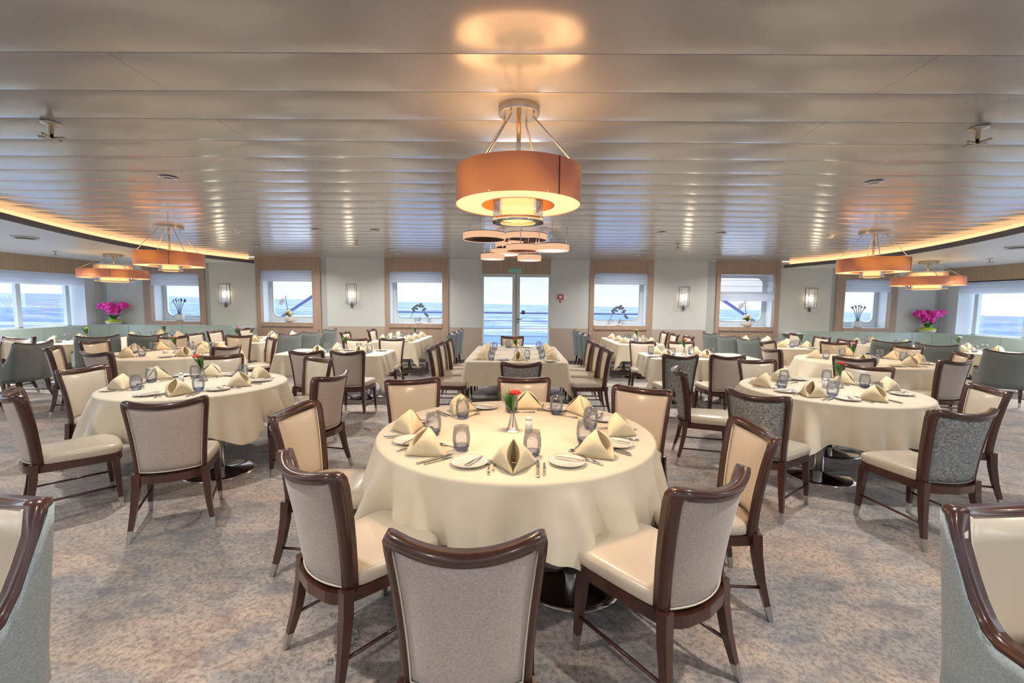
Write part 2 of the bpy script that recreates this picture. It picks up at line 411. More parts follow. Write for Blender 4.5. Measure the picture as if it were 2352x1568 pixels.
fs = [(2 * i, 2 * i + 1, 2 * i + 3, 2 * i + 2) for i in range(len(rows) - 1)]
mb.add(vs, fs, True)
ce = mb.build('ceiling', 'ceil', fix=False)
bm = bmesh.new(); bm.from_mesh(ce.data)
for f in bm.faces:
    if f.normal.z > 0: f.normal_flip()
for e in bm.edges:
    if len(e.link_faces) == 2 and e.calc_face_angle(0) > .5: e.smooth = False
bm.to_mesh(ce.data); bm.free(); struct(ce, 'glossy grey metal plank ceiling')
# side ceilings with curved grey fascia and hidden LED strip
for sx, nm in ((-1, 'left'), (1, 'right')):
    ys = [-5.2 + (YW + 5.2) * i / 90 for i in range(91)]
    m1 = MB(); vs = []
    for y in ys: vs += [(sx * smooth_arc(y), y, ZS), (sx * (XW + .5), y, ZS), (sx * smooth_arc(y), y, ZS + .02), (sx * (XW + .5), y, ZS + .02)]
    fs = []
    for i in range(90): a = 4 * i; fs += [(a, a + 1, a + 5, a + 4), (a + 2, a + 6, a + 7, a + 3), (a, a + 4, a + 6, a + 2)]
    m1.add(vs, fs); o = m1.build('ceiling_' + nm, 'sideceil'); struct(o, 'smooth white lowered %s side ceiling' % nm)
    m2 = MB(); vs = []
    for y in ys:
        x = smooth_arc(y); vs += [(sx * (x - .012), y, ZS - .004), (sx * (x - .012), y, ZS + .078), (sx * (x + .02), y, ZS + .078), (sx * (x + .02), y, ZS - .004)]
    fs = []
    for i in range(90):
        a = 4 * i
        for k in range(4): fs.append((a + k, a + (k + 1) % 4, a + 4 + (k + 1) % 4, a + 4 + k))
    m2.add(vs, fs); o = m2.build('trim_%d' % (1 if sx < 0 else 2), 'grey'); struct(o, 'curved grey metal fascia on the %s' % nm)
    m3 = MB(); vs = []
    for y in ys:
        x = smooth_arc(y); vs += [(sx * (x + .13), y, ZS + .022), (sx * (x + .13), y, ZC + .02)]
    fs = [(2 * i, 2 * i + 1, 2 * i + 3, 2 * i + 2) for i in range(90)]
    m3.add(vs, fs); o = m3.build('cove_light', 'led')
    tag(o, 'warm orange strip light hidden above the %s curved ceiling fascia' % nm, 'light')
# back wall
mb = MB()
for (a, b) in ((-5.05, -3.5), (-1.81, -.93), (.88, 1.91), (3.57, 5.0)): mb.box(a, b, YW, YW + .1, .95, ZC + .02)
o = mb.build('wall_back', 'white'); struct(o, 'white wall panels between the windows')
mb = MB()
for (a, b) in ((-5.05, -3.5), (-1.81, -.93), (.88, 1.91), (3.57, 5.0)): mb.box(a, b, YW - .004, YW + .1, .0, .95)
o = mb.build('wall_back_wainscot', 'beige'); struct(o, 'beige lower wall panels')
mb = MB()
for (a, b) in ((-8.18, -6.93), (6.88, 8.24), (-10.95, -9.95), (9.95, 10.95)): mb.box(a, b, YW, YW + .1, 0, ZS + .15)
o = mb.build('wall_back_wallpaper', 'paper'); struct(o, 'white wall with embossed wave wallpaper')
mb = MB()
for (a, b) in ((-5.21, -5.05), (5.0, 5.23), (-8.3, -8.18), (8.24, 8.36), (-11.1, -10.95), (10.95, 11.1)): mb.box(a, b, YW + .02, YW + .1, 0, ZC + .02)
o = mb.build('trim_3', 'strip'); struct(o, 'grey-green wall strips coloured as recess shade')  # shade of the concave recesses put into the strip colour
mb = MB(); mb.box(-XW, -.93, YW - .015, YW - .002, 0, .09); mb.box(.88, XW, YW - .015, YW - .002, 0, .09)
o = mb.build('baseboard_back', 'grey'); struct(o)
mb = MB(); mb.box(-.93, .88, YW - .01, YW + .1, 2.37, ZC + .02)
o = mb.build('wall_back_door_header', 'oak'); struct(o, 'oak panel above the glass doors')

def rrect(x0, x1, z0, z1, r, n=7):
    p = []
    for (cx, cz, a0) in ((x1 - r, z0 + r, -90), (x1 - r, z1 - r, 0), (x0 + r, z1 - r, 90), (x0 + r, z0 + r, 180)):
        for i in range(n + 1): a = radians(a0 + 90 * i / n); p.append((cx + r * cos(a), cz + r * sin(a)))
    return p
def plate(mb, ox0, ox1, oz0, oz1, x0, x1, z0, z1, r, y0, y1):
    inn = rrect(x0, x1, z0, z1, r); n = len(inn)
    out = []
    for i, (x, z) in enumerate(inn):
        q = i // 8; 
        out.append(((ox1, oz0), (ox1, oz1), (ox0, oz1), (ox0, oz0))[q])
    vs = [(x, y0, z) for x, z in inn] + [(x, y0, z) for x, z in out] + [(x, y1, z) for x, z in inn]
    fs = []
    for i in range(n):
        j = (i + 1) % n
        fs.append((i, j, n + j, n + i) if out[i] != out[j] else (i, j, n + i)); fs.append((i, 2 * n + i, 2 * n + j, j))
    mb.add(vs, fs, False)
WIN = [(-9.95, -8.30, -9.76, -8.45, ZS, 2.30, 1), (-6.93, -5.21, -6.81, -5.43, ZC, 2.41, 2), (-3.50, -1.81, -3.39, -1.98, ZC, 2.41, 3),
       (1.91, 3.57, 2.03, 3.43, ZC, 2.41, 4), (5.23, 6.88, 5.33, 6.76, ZC, 2.41, 5), (8.36, 9.95, 8.58, 9.78, ZS, 2.30, 6)]
YG = 12.2
for (oa, ob, a, b, zt, zo, n) in WIN:
    R_ = empty('window_%d' % n, ((oa + ob) / 2, YW, 1.04)); struct(R_, 'deep oak-framed ship window, %s from the left' % ('first', 'second', 'third', 'fourth', 'fifth', 'sixth')[n - 1])
    cx = (oa + ob) / 2
    f = MB(); f.box(oa - cx, a - cx, -.03, .1, -1.04, zt - 1.02); f.box(b - cx, ob - cx, -.03, .1, -1.04, zt - 1.02)
    f.box(a - cx, b - cx, -.02, .1, zo - 1.04, zt - 1.02); f.box(a - cx, b - cx, -.012, .1, -1.04, -.11)
    f.build('surround', 'oak', R_)
    f = MB(); f.box(a - cx, b - cx, -.05, .1, -.11, 0); f.build('sill', 'oak', R_, bevel=.004)
    f = MB()   # lining of the recess
    f.box(a - cx - .02, a - cx, .1, YG - YW, -.02, zo - 1.0); f.box(b - cx, b - cx + .02, .1, YG - YW, -.02, zo - 1.0)
    f.box(a - cx, b - cx, .0999, YG - YW, -.02, 0); f.box(a - cx, b - cx, .1, YG - YW, zo - 1.04, zo - 1.02)
    g0, g1 = (a + .10, b - .02) if cx < 0 else (a + .02, b - .10)
    plate(f, a - cx - .3, b - cx + .3, -.3, zo - .6, g0 - cx, g1 - cx, .13, zo - 1.04 - .06, .17, YG - YW, YG - YW + .06)
    f.build('lining', 'lining', R_)
    f = MB(); f.tube([(x, YG - YW - .004, z) for x, z in rrect(g0 - cx, g1 - cx, .13, zo - 1.10, .17)], .012, 6, closed=True); f.build('gasket', 'strip', R_)
    f = MB(); f.box(g0 - cx - .02, g1 - cx + .02, YG - YW + .03, YG - YW + .036, .1, zo - 1.08); f.build('pane', 'pane', R_)
def blind(name, x0, x1, y, z0, z1, lab, folds=4, mat='blind', along='x'):
    n = 40
    def fn(u, v):
        z = z0 + (z1 - z0) * v; d = .022 * abs(sin(v * folds * pi)) + .004 * sin(u * 9)
        return (x0 + (x1 - x0) * u, y - d, z) if along == 'x' else (y + (d if y < 0 else -d), x0 + (x1 - x0) * u, z)
    m = MB().grid(fn, 6, n)
    if along == 'x': m.box(x0, x1, y + .005, y + .03, z1 - .03, z1)
    else: m.box(min(y, y - .02), max(y, y - .02), x0, x1, z1 - .03, z1)
    o = m.build(name, mat, fix=False); return o
for (oa, ob, a, b, zt, zo, n) in WIN:
    if n == 5: continue
    pos = {1: 'in the corner window beside the banquette and the left wallpaper', 2: 'in the oak window behind the bowl of roses on the left', 3: 'in the oak window just left of the glass doors',
           4: 'in the oak window just right of the glass doors', 6: 'in the corner window beside the banquette on the right'}[n]
    o = blind('roman_blind', a + .01, b - .01, YW - .02 + .03, 2.12 if n in (2, 3, 4) else 1.98, zo - .01, ''); tag(o, 'white folded roman blind ' + pos, 'blind', 'roman blinds at the back windows')
o = blind('roman_blind', 5.34, 6.75, YW + .01, 1.72, 1.96, '', 3)
tag(o, 'half lowered roman blind with see-through upper cloth over the oak window right of the sconce', 'blind', 'roman blinds at the back windows')
MB().grid(lambda u, v: (5.34 + 1.41 * u, YW + .015, 1.96 + .44 * v), 2, 2).build('upper_cloth', 'sheer', o, fix=False)
m = MB()
for z in (2.10, 2.25): m.box(5.34, 6.75, YW + .006, YW + .012, z, z + .008)
m.build('blind_rod', 'steel', o)
# doors
for n, (a, b) in ((1, (-.93, -.025)), (2, (-.025, .88))):
    D = empty('door_%d' % n, ((a + b) / 2, YW, 0)); struct(D, '%s glass door leaf with white steel frame' % ('left' if n == 1 else 'right')); h = (b - a) / 2
    f = MB(); st = .05; ist = .10
    L, Rr = (-h, h); li, ri = (st, ist) if n == 1 else (ist, st)
    f.box(L, L + li, 0, .06, 0, 2.37); f.box(Rr - ri, Rr, 0, .06, 0, 2.37); f.box(L + li, Rr - ri, 0, .06, 2.29, 2.37); f.box(L + li, Rr - ri, 0, .06, 0, .12)
    f.build('door_frame', 'white', D, bevel=.003)
    f = MB(); f.box(L + li, Rr - ri, .025, .033, .12, 2.29); f.build('pane', 'pane', D)
    f = MB(); f.box((Rr - .006) if n == 1 else L, Rr if n == 1 else L + .006, -.004, .06, .0, 2.36); f.build('seal', 'black', D)
    if n == 2:
        f = MB(); f.lathe([(.02, 0), (.02, .03)], 12, (L + .05, -.02, 1.17)); f.tube([(L + .05, -.03, 1.18), (L + .05, -.06, 1.18), (L + .17, -.06, 1.18)], .01, 8)
        f.lathe([(.018, 0), (.018, .03)], 12, (L + .05, -.02, 1.09)); f.build('door_handle', 'black', D)
        f = MB(); f.box(L + .15, L + .235, .015, .02, 1.31, 1.41); f.build('notice', M['rail'], D, label='small dark blue square sticker')
# emergency exit sign
E_ = empty('exit_sign', (-.06, YW - .02, 2.45)); tag(E_, 'pale green EMERGENCY EXIT sign mounted above the glass doors', 'sign')
MB().box(-.165, .165, -.012, .0, -.055, .055).build('sign_board', 'sign', E_, bevel=.003)
for txt, z, s in (('EMERGENCY', .008, .052), ('EXIT', -.040, .052)):
    cu = bpy.data.curves.new('t', 'FONT'); cu.body = txt; cu.size = s; cu.align_x = 'CENTER'; cu.extrude = .001
    to = bpy.data.objects.new('t', cu); COL.objects.link(to); bpy.context.view_layer.update()
    me = bpy.data.meshes.new_from_object(to); bpy.data.objects.remove(to)
    me.materials.clear(); me.materials.append(M['signtext'])
    l = bpy.data.objects.new('lettering', me); COL.objects.link(l); l.parent = E_; l.rotation_euler = (pi / 2, 0, 0); l.location = (0, -.0135, z)
# fire call point
FC = empty('fire_call_point', (1.145, YW, 1.78)); tag(FC, 'red fire alarm call point on the white wall right of the doors', 'alarm')
MB().box(-.065, .065, -.045, 0, -.065, .065).build('housing', 'redbox', FC, bevel=.006)
MB().box(-.035, .035, -.049, -.045, -.03, .03).build('break_glass', 'whiteplastic', FC)
o = MB().box(1.11, 1.165, YW - .004, YW - .001, 1.63, 1.69).build('wall_sticker', 'redbox'); tag(o, 'small red square sticker on the wall below the fire alarm call point', 'sticker')
SW = empty('wall_switch', (1.275, YW, 1.775)); tag(SW, 'small white switch on the wall beside the red fire call point', 'switch')
MB().box(-.035, .035, -.012, 0, -.055, .055).build('switch_plate', 'whiteplastic', SW, bevel=.003)
MB().lathe([(.007, 0), (.007, .008)], 10, (0, 0, 0)).build('button', 'black', SW).rotation_euler = (pi / 2, 0, 0)
SW.children[-1].location = (0, -.012, 0)

# side walls with long windows
for sx, nm in ((-1, 'left'), (1, 'right')):
    X = sx * XW
    def bx(m, xa, xb, *r): m.box(min(sx * xa, sx * xb), max(sx * xa, sx * xb), *r)
    m = MB(); bx(m, XW, XW + .1, -5.2, YW + .1, 0, .92); bx(m, XW, XW + .1, 11.62, YW + .1, .92, ZS + .1); o = m.build('wall_' + nm, 'white'); struct(o)
    m = MB(); bx(m, XW - .02, XW + .12, -5.2, 11.78, 2.22, ZS + .1); o = m.build('wall_%s_header' % nm, 'oakh'); struct(o, 'oak board above the %s side window' % nm)
    Wn = empty('window_%d' % (7 if sx < 0 else 8), (X, 4., .92)); struct(Wn, 'long %s side window with white mullions' % nm)
    m = MB(); ysm = [11.62 - .28, ] + [11.2 - 1.12 * i for i in range(15)]
    for i, y in enumerate(ysm[1:]):
        wd = .05; x0 = .30
        m.box(min(sx * x0, sx * (x0 + .09)), max(sx * x0, sx * (x0 + .09)), y - 4 - wd, y - 4 + wd, 0, 1.35)
    m.box(min(sx * .30, sx * .39), max(sx * .30, sx * .39), -9.2, 7.7, -.03, .02); m.box(min(sx * .30, sx * .39), max(sx * .30, sx * .39), -9.2, 7.7, 1.28, 1.4)
    m.build('mullions', 'lining', Wn, bevel=.004)
    m = MB(); xa, xb = (min(sx * .002, sx * .4), max(sx * .002, sx * .4)); m.box(xa, xb, -9.2, 7.616, -.04, 0.003); m.box(xa, xb, 7.35, 7.616, .003, 1.4); m.box(xa, xb, -9.2, 7.35, 1.35, 1.4)
    m.build('lining', 'lining', Wn)
    m = MB(); m.box(min(sx * .34, sx * .346), max(sx * .34, sx * .346), -9.1, 7.36, 0, 1.35); m.build('pane', 'pane', Wn)
    o = blind('roman_blind', 3.2, 11.35, sx * (XW - .0), 1.93, 2.24, '', 4, along='y'); tag(o, 'long white folded roman blind across the %s side window' % nm, 'blind')
# wall behind the camera, with windows
m = MB(); m.box(-XW, XW, -5.3, -5.2, 0, .9); m.box(-XW, XW, -5.3, -5.2, 2.3, ZC + .05)
for x in (-11.0, -8.2, -4.1, 0, 4.1, 8.2, 11.0): m.box(x - .25, x + .25, -5.3, -5.2, .9, 2.3)
o = m.build('wall_front', 'white'); struct(o)

# deck outside with railing, boat gear
o = MB().box(-14, 14, YW + .1, 16.0, -.25, -.05).build('floor_deck', 'deck'); struct(o, 'open steel deck outside the doors')
Rl = empty('deck_railing', (0, 15.2, -.05)); tag(Rl, 'dark blue deck railing with thin horizontal bars outside the glass doors', 'railing')
MB().tube([(-6.5, 0, 1.33), (6.5, 0, 1.33)], .033, 8).build('handrail', 'rail', Rl)
m = MB()
for z in (1.05, .79, .53, .27): m.tube([(-6.5, 0, z), (6.5, 0, z)], .012, 6)
m.build('rail_bars', 'rail', Rl)
for x in (-6.2, -4.5, -1.65, 1.6, 4.5, 6.2): MB().tube([(x, 0, 0), (x, 0, 1.33)], .022, 8).build('post', 'rail', Rl)
for sx, nm in ((-1, 'left'), (1, 'right')):
    T = empty('boat_davit', (sx * 9.2, 17.2, 0)); tag(T, 'slanting blue-grey davit beam over a white and orange boat outside the %s oak window' % nm, 'davit')
    MB().tube([(sx * .6, 0, .55), (sx * -1.6, 0, 2.0)], .07, 4, sq=True).build('beam', 'rail', T)
    m = MB()
    for k in range(5): m.tube([(-2.2 + .9 * k, .2, -.2), (-2.2 + .9 * k, .2, .75)], .04, 6)
    m.tube([(-2.4, .2, .75), (2.4, .2, .75)], .05, 6); m.tube([(-2.4, .2, .35), (2.4, .2, .35)], .03, 6)
    m.build('lattice', 'lining', T)
    m = MB(); m.ball((0, 1.2, .45), 1., 16, 8, (2.3, .7, .55)); m.build('boat_canopy', 'lining', T)
    MB().box(-2.2, 2.2, .5, 1.9, .56, .70).build('orange_band', 'orange', T, bevel=.03)

# ================================================================ CHAIRS
def Bk(u, v, n=0.):
    """point on the curved side-chair back; u across, v up, n towards the sitter"""
    hw = .198 + .046 * v ** 1.4
    y = -.180 - .010 * v - .055 * v * v - (.060 + .022 * v) * (1 - u * u)
    z = .415 + v * .545 - .036 * v ** 3 * (1 - abs(u) ** 2.0)
    return Vector((u * hw, y + n, z))
def side_chair(back):
    R = empty('side_chair')
    # frame path in uv: up one side, over the crest, down the other
    path = [(-1, v / 14) for v in range(0, 13)] + [(-.985, .935), (-.94, .975), (-.86, .995)] + [(-.75 + 1.5 * i / 14, 1.0) for i in range(15)] + [(.86, .995), (.94, .975), (.985, .935)] + [(1, v / 14) for v in range(12, -1, -1)]
    m = MB(); vs = []; T = .027; n = len(path)
    for i, (u, v) in enumerate(path):
        # inner offset
        wv = .042; iu = u; iv = v
        pu, pv = path[max(0, i - 1)]; qu, qv = path[min(n - 1, i + 1)]
        du, dv = (qu - pu) * .24, (qv - pv) * .54; l = hypot(du, dv); nx, nz = dv / l, -du / l
        th = .027 if abs(u) > .97 else .046
        iu = u + nx * th / .24; iv = v + nz * th / .54
        o_ = Bk(u, v); i_ = Bk(iu, iv)
        vs += [o_ + Vector((0, T, 0)), i_ + Vector((0, T * .9, 0)), i_ + Vector((0, -T * .9, 0)), o_ + Vector((0, -T, 0))]
    fs = []
    for i in range(n - 1):
        for k in range(4): fs.append((4 * i + k, 4 * i + (k + 1) % 4, 4 * i + 4 + (k + 1) % 4, 4 * i + 4 + k))
    fs += [(0, 1, 2, 3), tuple(4 * (n - 1) + k for k in (3, 2, 1, 0))]
    m.add(vs, fs, True); o = m.build('back_frame', 'wood', R)
    bm = bmesh.new(); bm.from_mesh(o.data)
    es = [e for e in bm.edges if len(e.link_faces) == 2 and e.calc_face_angle(0) > .7]
    bmesh.ops.bevel(bm, geom=es, offset=.007, segments=2, affect='EDGES', clamp_overlap=True)
    for f in bm.faces: f.smooth = True
    bm.to_mesh(o.data); bm.free()
    # upholstered panels
    def pad(sgn, v0, bulge, name, mat):
        NU, NV = 12, 12; m = MB()
        def fn(a, b):
            u = -1 + 2 * a; v = v0 + (.935 - v0) * b
            hw = .198 + .046 * v ** 1.4; uu = u * (1 - .024 / hw)
            # round the corners slightly
            e = (1 - abs(u) ** 6) * (1 - abs(2 * b - 1) ** 6)
            return Bk(uu, v, sgn * (.008 + bulge * e))
        m.grid(fn, NU, NV)
        idx = [i for i in range(NU + 1)] + [(NU + 1) * (j + 1) + NU for j in range(NV)] + [(NU + 1) * NV + i for i in range(NU - 1, -1, -1)] + [(NU + 1) * j for j in range(NV - 1, 0, -1)]
        base = len(m.v); 
        for i in idx:
            x, y, z = m.v[i]; m.v.append((x, y - sgn * .010, z))
        L = len(idx)
        for k in range(L): m.f.append((idx[k], idx[(k + 1) % L], base + (k + 1) % L, base + k)); m.sm.append(False)
        o = m.build(name, mat, R)
        brd = [Bk((-1 + 2 * a) * (1 - .027 / (.198 + .046 * v ** 1.4)), v, sgn * .0135) for (a, v) in
               [(0, v0 + (.93 - v0) * t / 10) for t in range(11)] + [(t / 10, .93) for t in range(1, 10)] + [(1, .93 - (.93 - v0) * t / 10) for t in range(11)] + [(1 - t / 10, v0) for t in range(1, 10)]]
        MB().tube(brd, .0042, 5, closed=True).build('piping', 'pipe' if mat != 'tweed' else 'tweed', o)
        return o
    pad(1, .10, .022, 'backrest', 'leather'); pad(-1, .055, .016, 'back_panel', back)
    # seat outline
    def outline(s, z, ex=.028, bk=.205):
        # rounded trapezoid, front at +y
        pts = []
        for i in range(40):
            a = 2 * pi * i / 40; c, d = cos(a), sin(a); e = .28
            x = (abs(c) ** e) * (1 if c > 0 else -1); y = (abs(d) ** e) * (1 if d > 0 else -1)
            hw = .218 + .024 * y; yy = .015 + y * (.245 if y > 0 else bk) + (.02 * (1 - x * x) if y > 0 else -ex * (1 - x * x))
            pts.append((x * hw * s, .015 + (yy - .015) * s, z))
        return pts
    m = MB(); lv = [outline(.97, .425), outline(1.015, .435), outline(1.02, .468), outline(.985, .487), outline(.90, .496), outline(.5, .503)]
    vs = [p for l in lv for p in l] + [(0, .015, .505)]; fs = []
    for j in range(len(lv) - 1):
        for i in range(40): fs.append((j * 40 + i, j * 40 + (i + 1) % 40, (j + 1) * 40 + (i + 1) % 40, (j + 1) * 40 + i))
    for i in range(40): fs.append((5 * 40 + i, 5 * 40 + (i + 1) % 40, 240))
    fs.append(tuple(range(39, -1, -1)))
    m.add(vs, fs, True).build('seat', 'leather', R)
    m = MB(); lv = [outline(.985, .372, .045, .245), outline(1.0, .376, .045, .245), outline(1.0, .426, .045, .245), outline(.9, .426, .045, .245)]
    vs = [p for l in lv for p in l]; fs = []
    for j in range(3):
        for i in range(40): fs.append((j * 40 + i, j * 40 + (i + 1) % 40, (j + 1) * 40 + (i + 1) % 40, (j + 1) * 40 + i))
    fs += [tuple(range(39, -1, -1)), tuple(120 + i for i in range(40))]
    m.add(vs, fs, False); m.build('seat_rail', 'wood', R)
    # back foot of the frame joins rail
    for sx in (-1, 1):
        # front leg
        p = [(sx * .205, .222, .40), (sx * .213, .228, .25), (sx * .222, .236, .075)]
        L = MB().tube(p, [.033, .028, .019], 4, sq=True).build('leg', 'wood', R)
        MB().tube([(sx * .222, .236, .077), (sx * .226, .240, .0)], [.0205, .015], 4, sq=True).build('leg_cap', 'steel', L)
        p = [(sx * .190, -.205, .44), (sx * .196, -.212, .33), (sx * .208, -.232, .20), (sx * .226, -.262, .075)]
        L = MB().tube(p, [.033, .031, .026, .019], 4, sq=True).build('leg', 'wood', R)
        MB().tube([(sx * .226, -.262, .077), (sx * .236, -.280, .0)], [.0205, .015], 4, sq=True).build('leg_cap', 'steel', L)
        MB().tube([(sx * .218, .230, .165), (sx * .212, -.238, .165)], .0085, 6).build('stretcher', 'wood', R)
    return R
def armchair(out):
    R = empty('armchair')
    N = 48
    def plan(s):      # s -1..1 : front of left arm, round the back, to front of right arm
        a = abs(s); sg = 1 if s > 0 else -1
        if a < .34: return Vector((sg * .235 * a / .34, -.300 + .050 * (a / .34) ** 2, 0)), Vector((sg * .25 * a / .34, -1, 0)).normalized()
        if a < .50:
            t = (a - .34) / .16; an = t * pi / 2; return Vector((sg * (.235 + .055 * sin(an)), -.25 + .055 * (1 - cos(an)) + .0, 0)), Vector((sg * (.25 + .75 * sin(an)), -cos(an), 0)).normalized()
        t = (a - .50) / .50; return Vector((sg * (.29 + .008 * sin(pi * t)), -.195 + .40 * t, 0)), Vector((sg, 0, 0))
    def top(s):
        a = abs(s)
        if a < .44: return .905 + .045 * (a / .44) ** 2
        if a < .48: return .95 - .02 * ((a - .44) / .04)
        if a < .64: t = (a - .48) / .16; return .93 - .31 * (1 - (1 - t) ** 2.4)
        return .62 - .012 * (a - .64) / .36
    def shell(off0, off1, z0, dz, name, mat, lean=.05):
        m = MB(); vs = []
        for i in range(N + 1):
            s = -1 + 2 * i / N; p, nn = plan(s); h = top(s) - dz
            for j in range(7):
                z = z0 + (h - z0) * j / 6; k = max(0, (z - .45)) * lean / .5
                rake = Vector((0, -k * (1 if abs(s) < .5 else max(0, 1 - (abs(s) - .5) * 6)), 0))
                for off in (off0, off1):
                    q = p + nn * off + rake; vs.append((q.x, q.y, z))
        fs = []
        W = 14
        for i in range(N):
            for j in range(6):
                a = i * W + 2 * j; b = a + W
                fs += [(a, b, b + 2, a + 2), (a + 1, a + 3, b + 3, b + 1)]
            a = i * W; b = a + W; fs += [(a, a + 1, b + 1, b), (a + 12, b + 12, b + 13, a + 13)]
        for e in (0, N):
            for j in range(6): a = e * W + 2 * j; fs.append((a, a + 1, a + 3, a + 2) if e == 0 else (a, a + 2, a + 3, a + 1))
        m.add(vs, fs, True); return m.build(name, mat, R)
    shell(.004, .030, .36, .008, 'outer_shell', out)
    shell(-.045, .004, .44, .012, 'inner_padding', 'leather')
    def tp(s, off, dz=0):
        p, nn = plan(s); z = top(s) + dz; k = max(0, (z - .45)) * .1
        return Vector((p.x + nn.x * off, p.y + nn.y * off - k * (1 if abs(s) < .5 else max(0, 1 - (abs(s) - .5) * 6)), z))
    m = MB(); pts = [tp(-1 + 2 * i / 80, -.006) for i in range(81)]
    front = lambda sg: [Vector((sg * .284, .208, .64)), Vector((sg * .275, .205, .50)), Vector((sg * .262, .200, .36))]
    pts = front(-1)[::-1] + pts + front(1)
    vs = []; n = len(pts)
    for i, p in enumerate(pts):
        s = max(-1, min(1, -1 + 2 * (i - 3) / 80)); _, nn = plan(s)
        if 3 <= i < n - 3:
            vs += [p + nn * .032 + Vector((0, 0, -.020)), p + nn * .032 + Vector((0, 0, .012)), p - nn * .030 + Vector((0, 0, .012)), p - nn * .030 + Vector((0, 0, -.020))]
        else:
            vs += [p + nn * .030 + Vector((0, -.012, 0)), p + nn * .030 + Vector((0, .014, 0)), p - nn * .030 + Vector((0, .014, 0)), p - nn * .030 + Vector((0, -.012, 0))]
    fs = [(4 * i + k, 4 * i + (k + 1) % 4, 4 * i + 4 + (k + 1) % 4, 4 * i + 4 + k) for i in range(n - 1) for k in range(4)]
    fs += [(0, 1, 2, 3), tuple(4 * (n - 1) + k for k in (3, 2, 1, 0))]
    m.add(vs, fs, True); o = m.build('wood_trim', 'wood', R)
    bm = bmesh.new(); bm.from_mesh(o.data); es = [e for e in bm.edges if len(e.link_faces) == 2 and e.calc_face_angle(0) > .7]
    bmesh.ops.bevel(bm, geom=es, offset=.006, segments=2, affect='EDGES', clamp_overlap=True); bm.to_mesh(o.data); bm.free()
    MB().box(-.245, .245, -.235, .215, .42, .50).build('seat', 'leather', R, bevel=.025)
    MB().box(-.265, .265, -.24, .205, .34, .42).build('seat_rail', 'wood', R, bevel=.01)
    for sx in (-1, 1):
        L = MB().tube([(sx * .235, .185, .36), (sx * .240, .192, .2), (sx * .245, .20, .075)], [.033, .027, .019], 4, sq=True).build('leg', 'wood', R)
        MB().tube([(sx * .245, .20, .077), (sx * .247, .203, .0)], [.0205, .015], 4, sq=True).build('leg_cap', 'steel', L)
        L = MB().tube([(sx * .225, -.22, .36), (sx * .232, -.235, .2), (sx * .25, -.275, .075)], [.033, .027, .019], 4, sq=True).build('leg', 'wood', R)
        MB().tube([(sx * .25, -.275, .077), (sx * .26, -.295, .0)], [.0205, .015], 4, sq=True).build('leg_cap', 'steel', L)
        MB().tube([(sx * .241, .196, .165), (sx * .235, -.242, .165)], .0085, 6).build('stretcher', 'wood', R)
    return R

# ================================================================ TABLES
ZT = .762
TAB = {   # name: shape, cx, cy, rx, ry, words
 'A': ('round', 0., 2.90, .875, .875, 'round table under the first copper pendant'),
 'B': ('round', -3.2, 4.4, .775, .775, 'near round table left of centre'),
 'C': ('round', 3.18, 4.5, .79, .79, 'near round table right of centre'),
 'D': ('round', -5.45, 6.95, .92, .92, 'round table under the left inner pendant'),
 'E': ('round', 5.45, 6.95, .92, .92, 'round table under the right inner pendant'),
 'F': ('rect', -3.0, 7.38, .84, .44, 'rectangular table with a pink rose left of centre'),
 'G': ('rect', 3.0, 7.38, .84, .44, 'rectangular table with a dark red rose right of centre'),
 'H': ('rect', 0., 7.52, .74, 1.2, 'long centre table'),
 'I': ('rect', -2.63, 10.3, .48, .98, 'table below the window left of the doors'),
 'J': ('rect', 2.63, 10.3, .48, .98, 'table below the window right of the doors'),
 'K': ('rect', -5.6, 9.85, .46, 1.08, 'table below the left rose window'),
 'L': ('rect', 5.65, 9.85, .46, 1.08, 'table below the right rose window'),
 'M': ('round', -8.85, 8.5, .58, .58, 'small round table at the left banquette'),
 'N': ('round', 8.95, 8.5, .58, .58, 'small round table at the right banquette'),
 'O': ('round', -8.15, 10.0, .72, .72, 'round table in the left banquette corner'),
 'Q': ('round', 8.15, 10.0, .72, .72, 'round table in the right banquette corner'),
}
PH = {'A': radians(-62), 'B': radians(-35), 'C': radians(-48), 'D': radians(-20), 'E': radians(10), 'M': .3, 'N': .7, 'O': .1, 'Q': .5}
SHORT = {'A': 'first centre round table', 'B': 'near left round table', 'C': 'near right round table', 'D': 'middle left round table', 'E': 'middle right round table',
         'F': 'left rectangular table', 'G': 'right rectangular table', 'H': 'long centre table', 'I': 'left door-side window table', 'J': 'right door-side window table',
         'K': 'left rose window table', 'L': 'right rose window table', 'M': 'small left banquette table', 'N': 'small right banquette table', 'O': 'left banquette corner table', 'Q': 'right banquette corner table'}
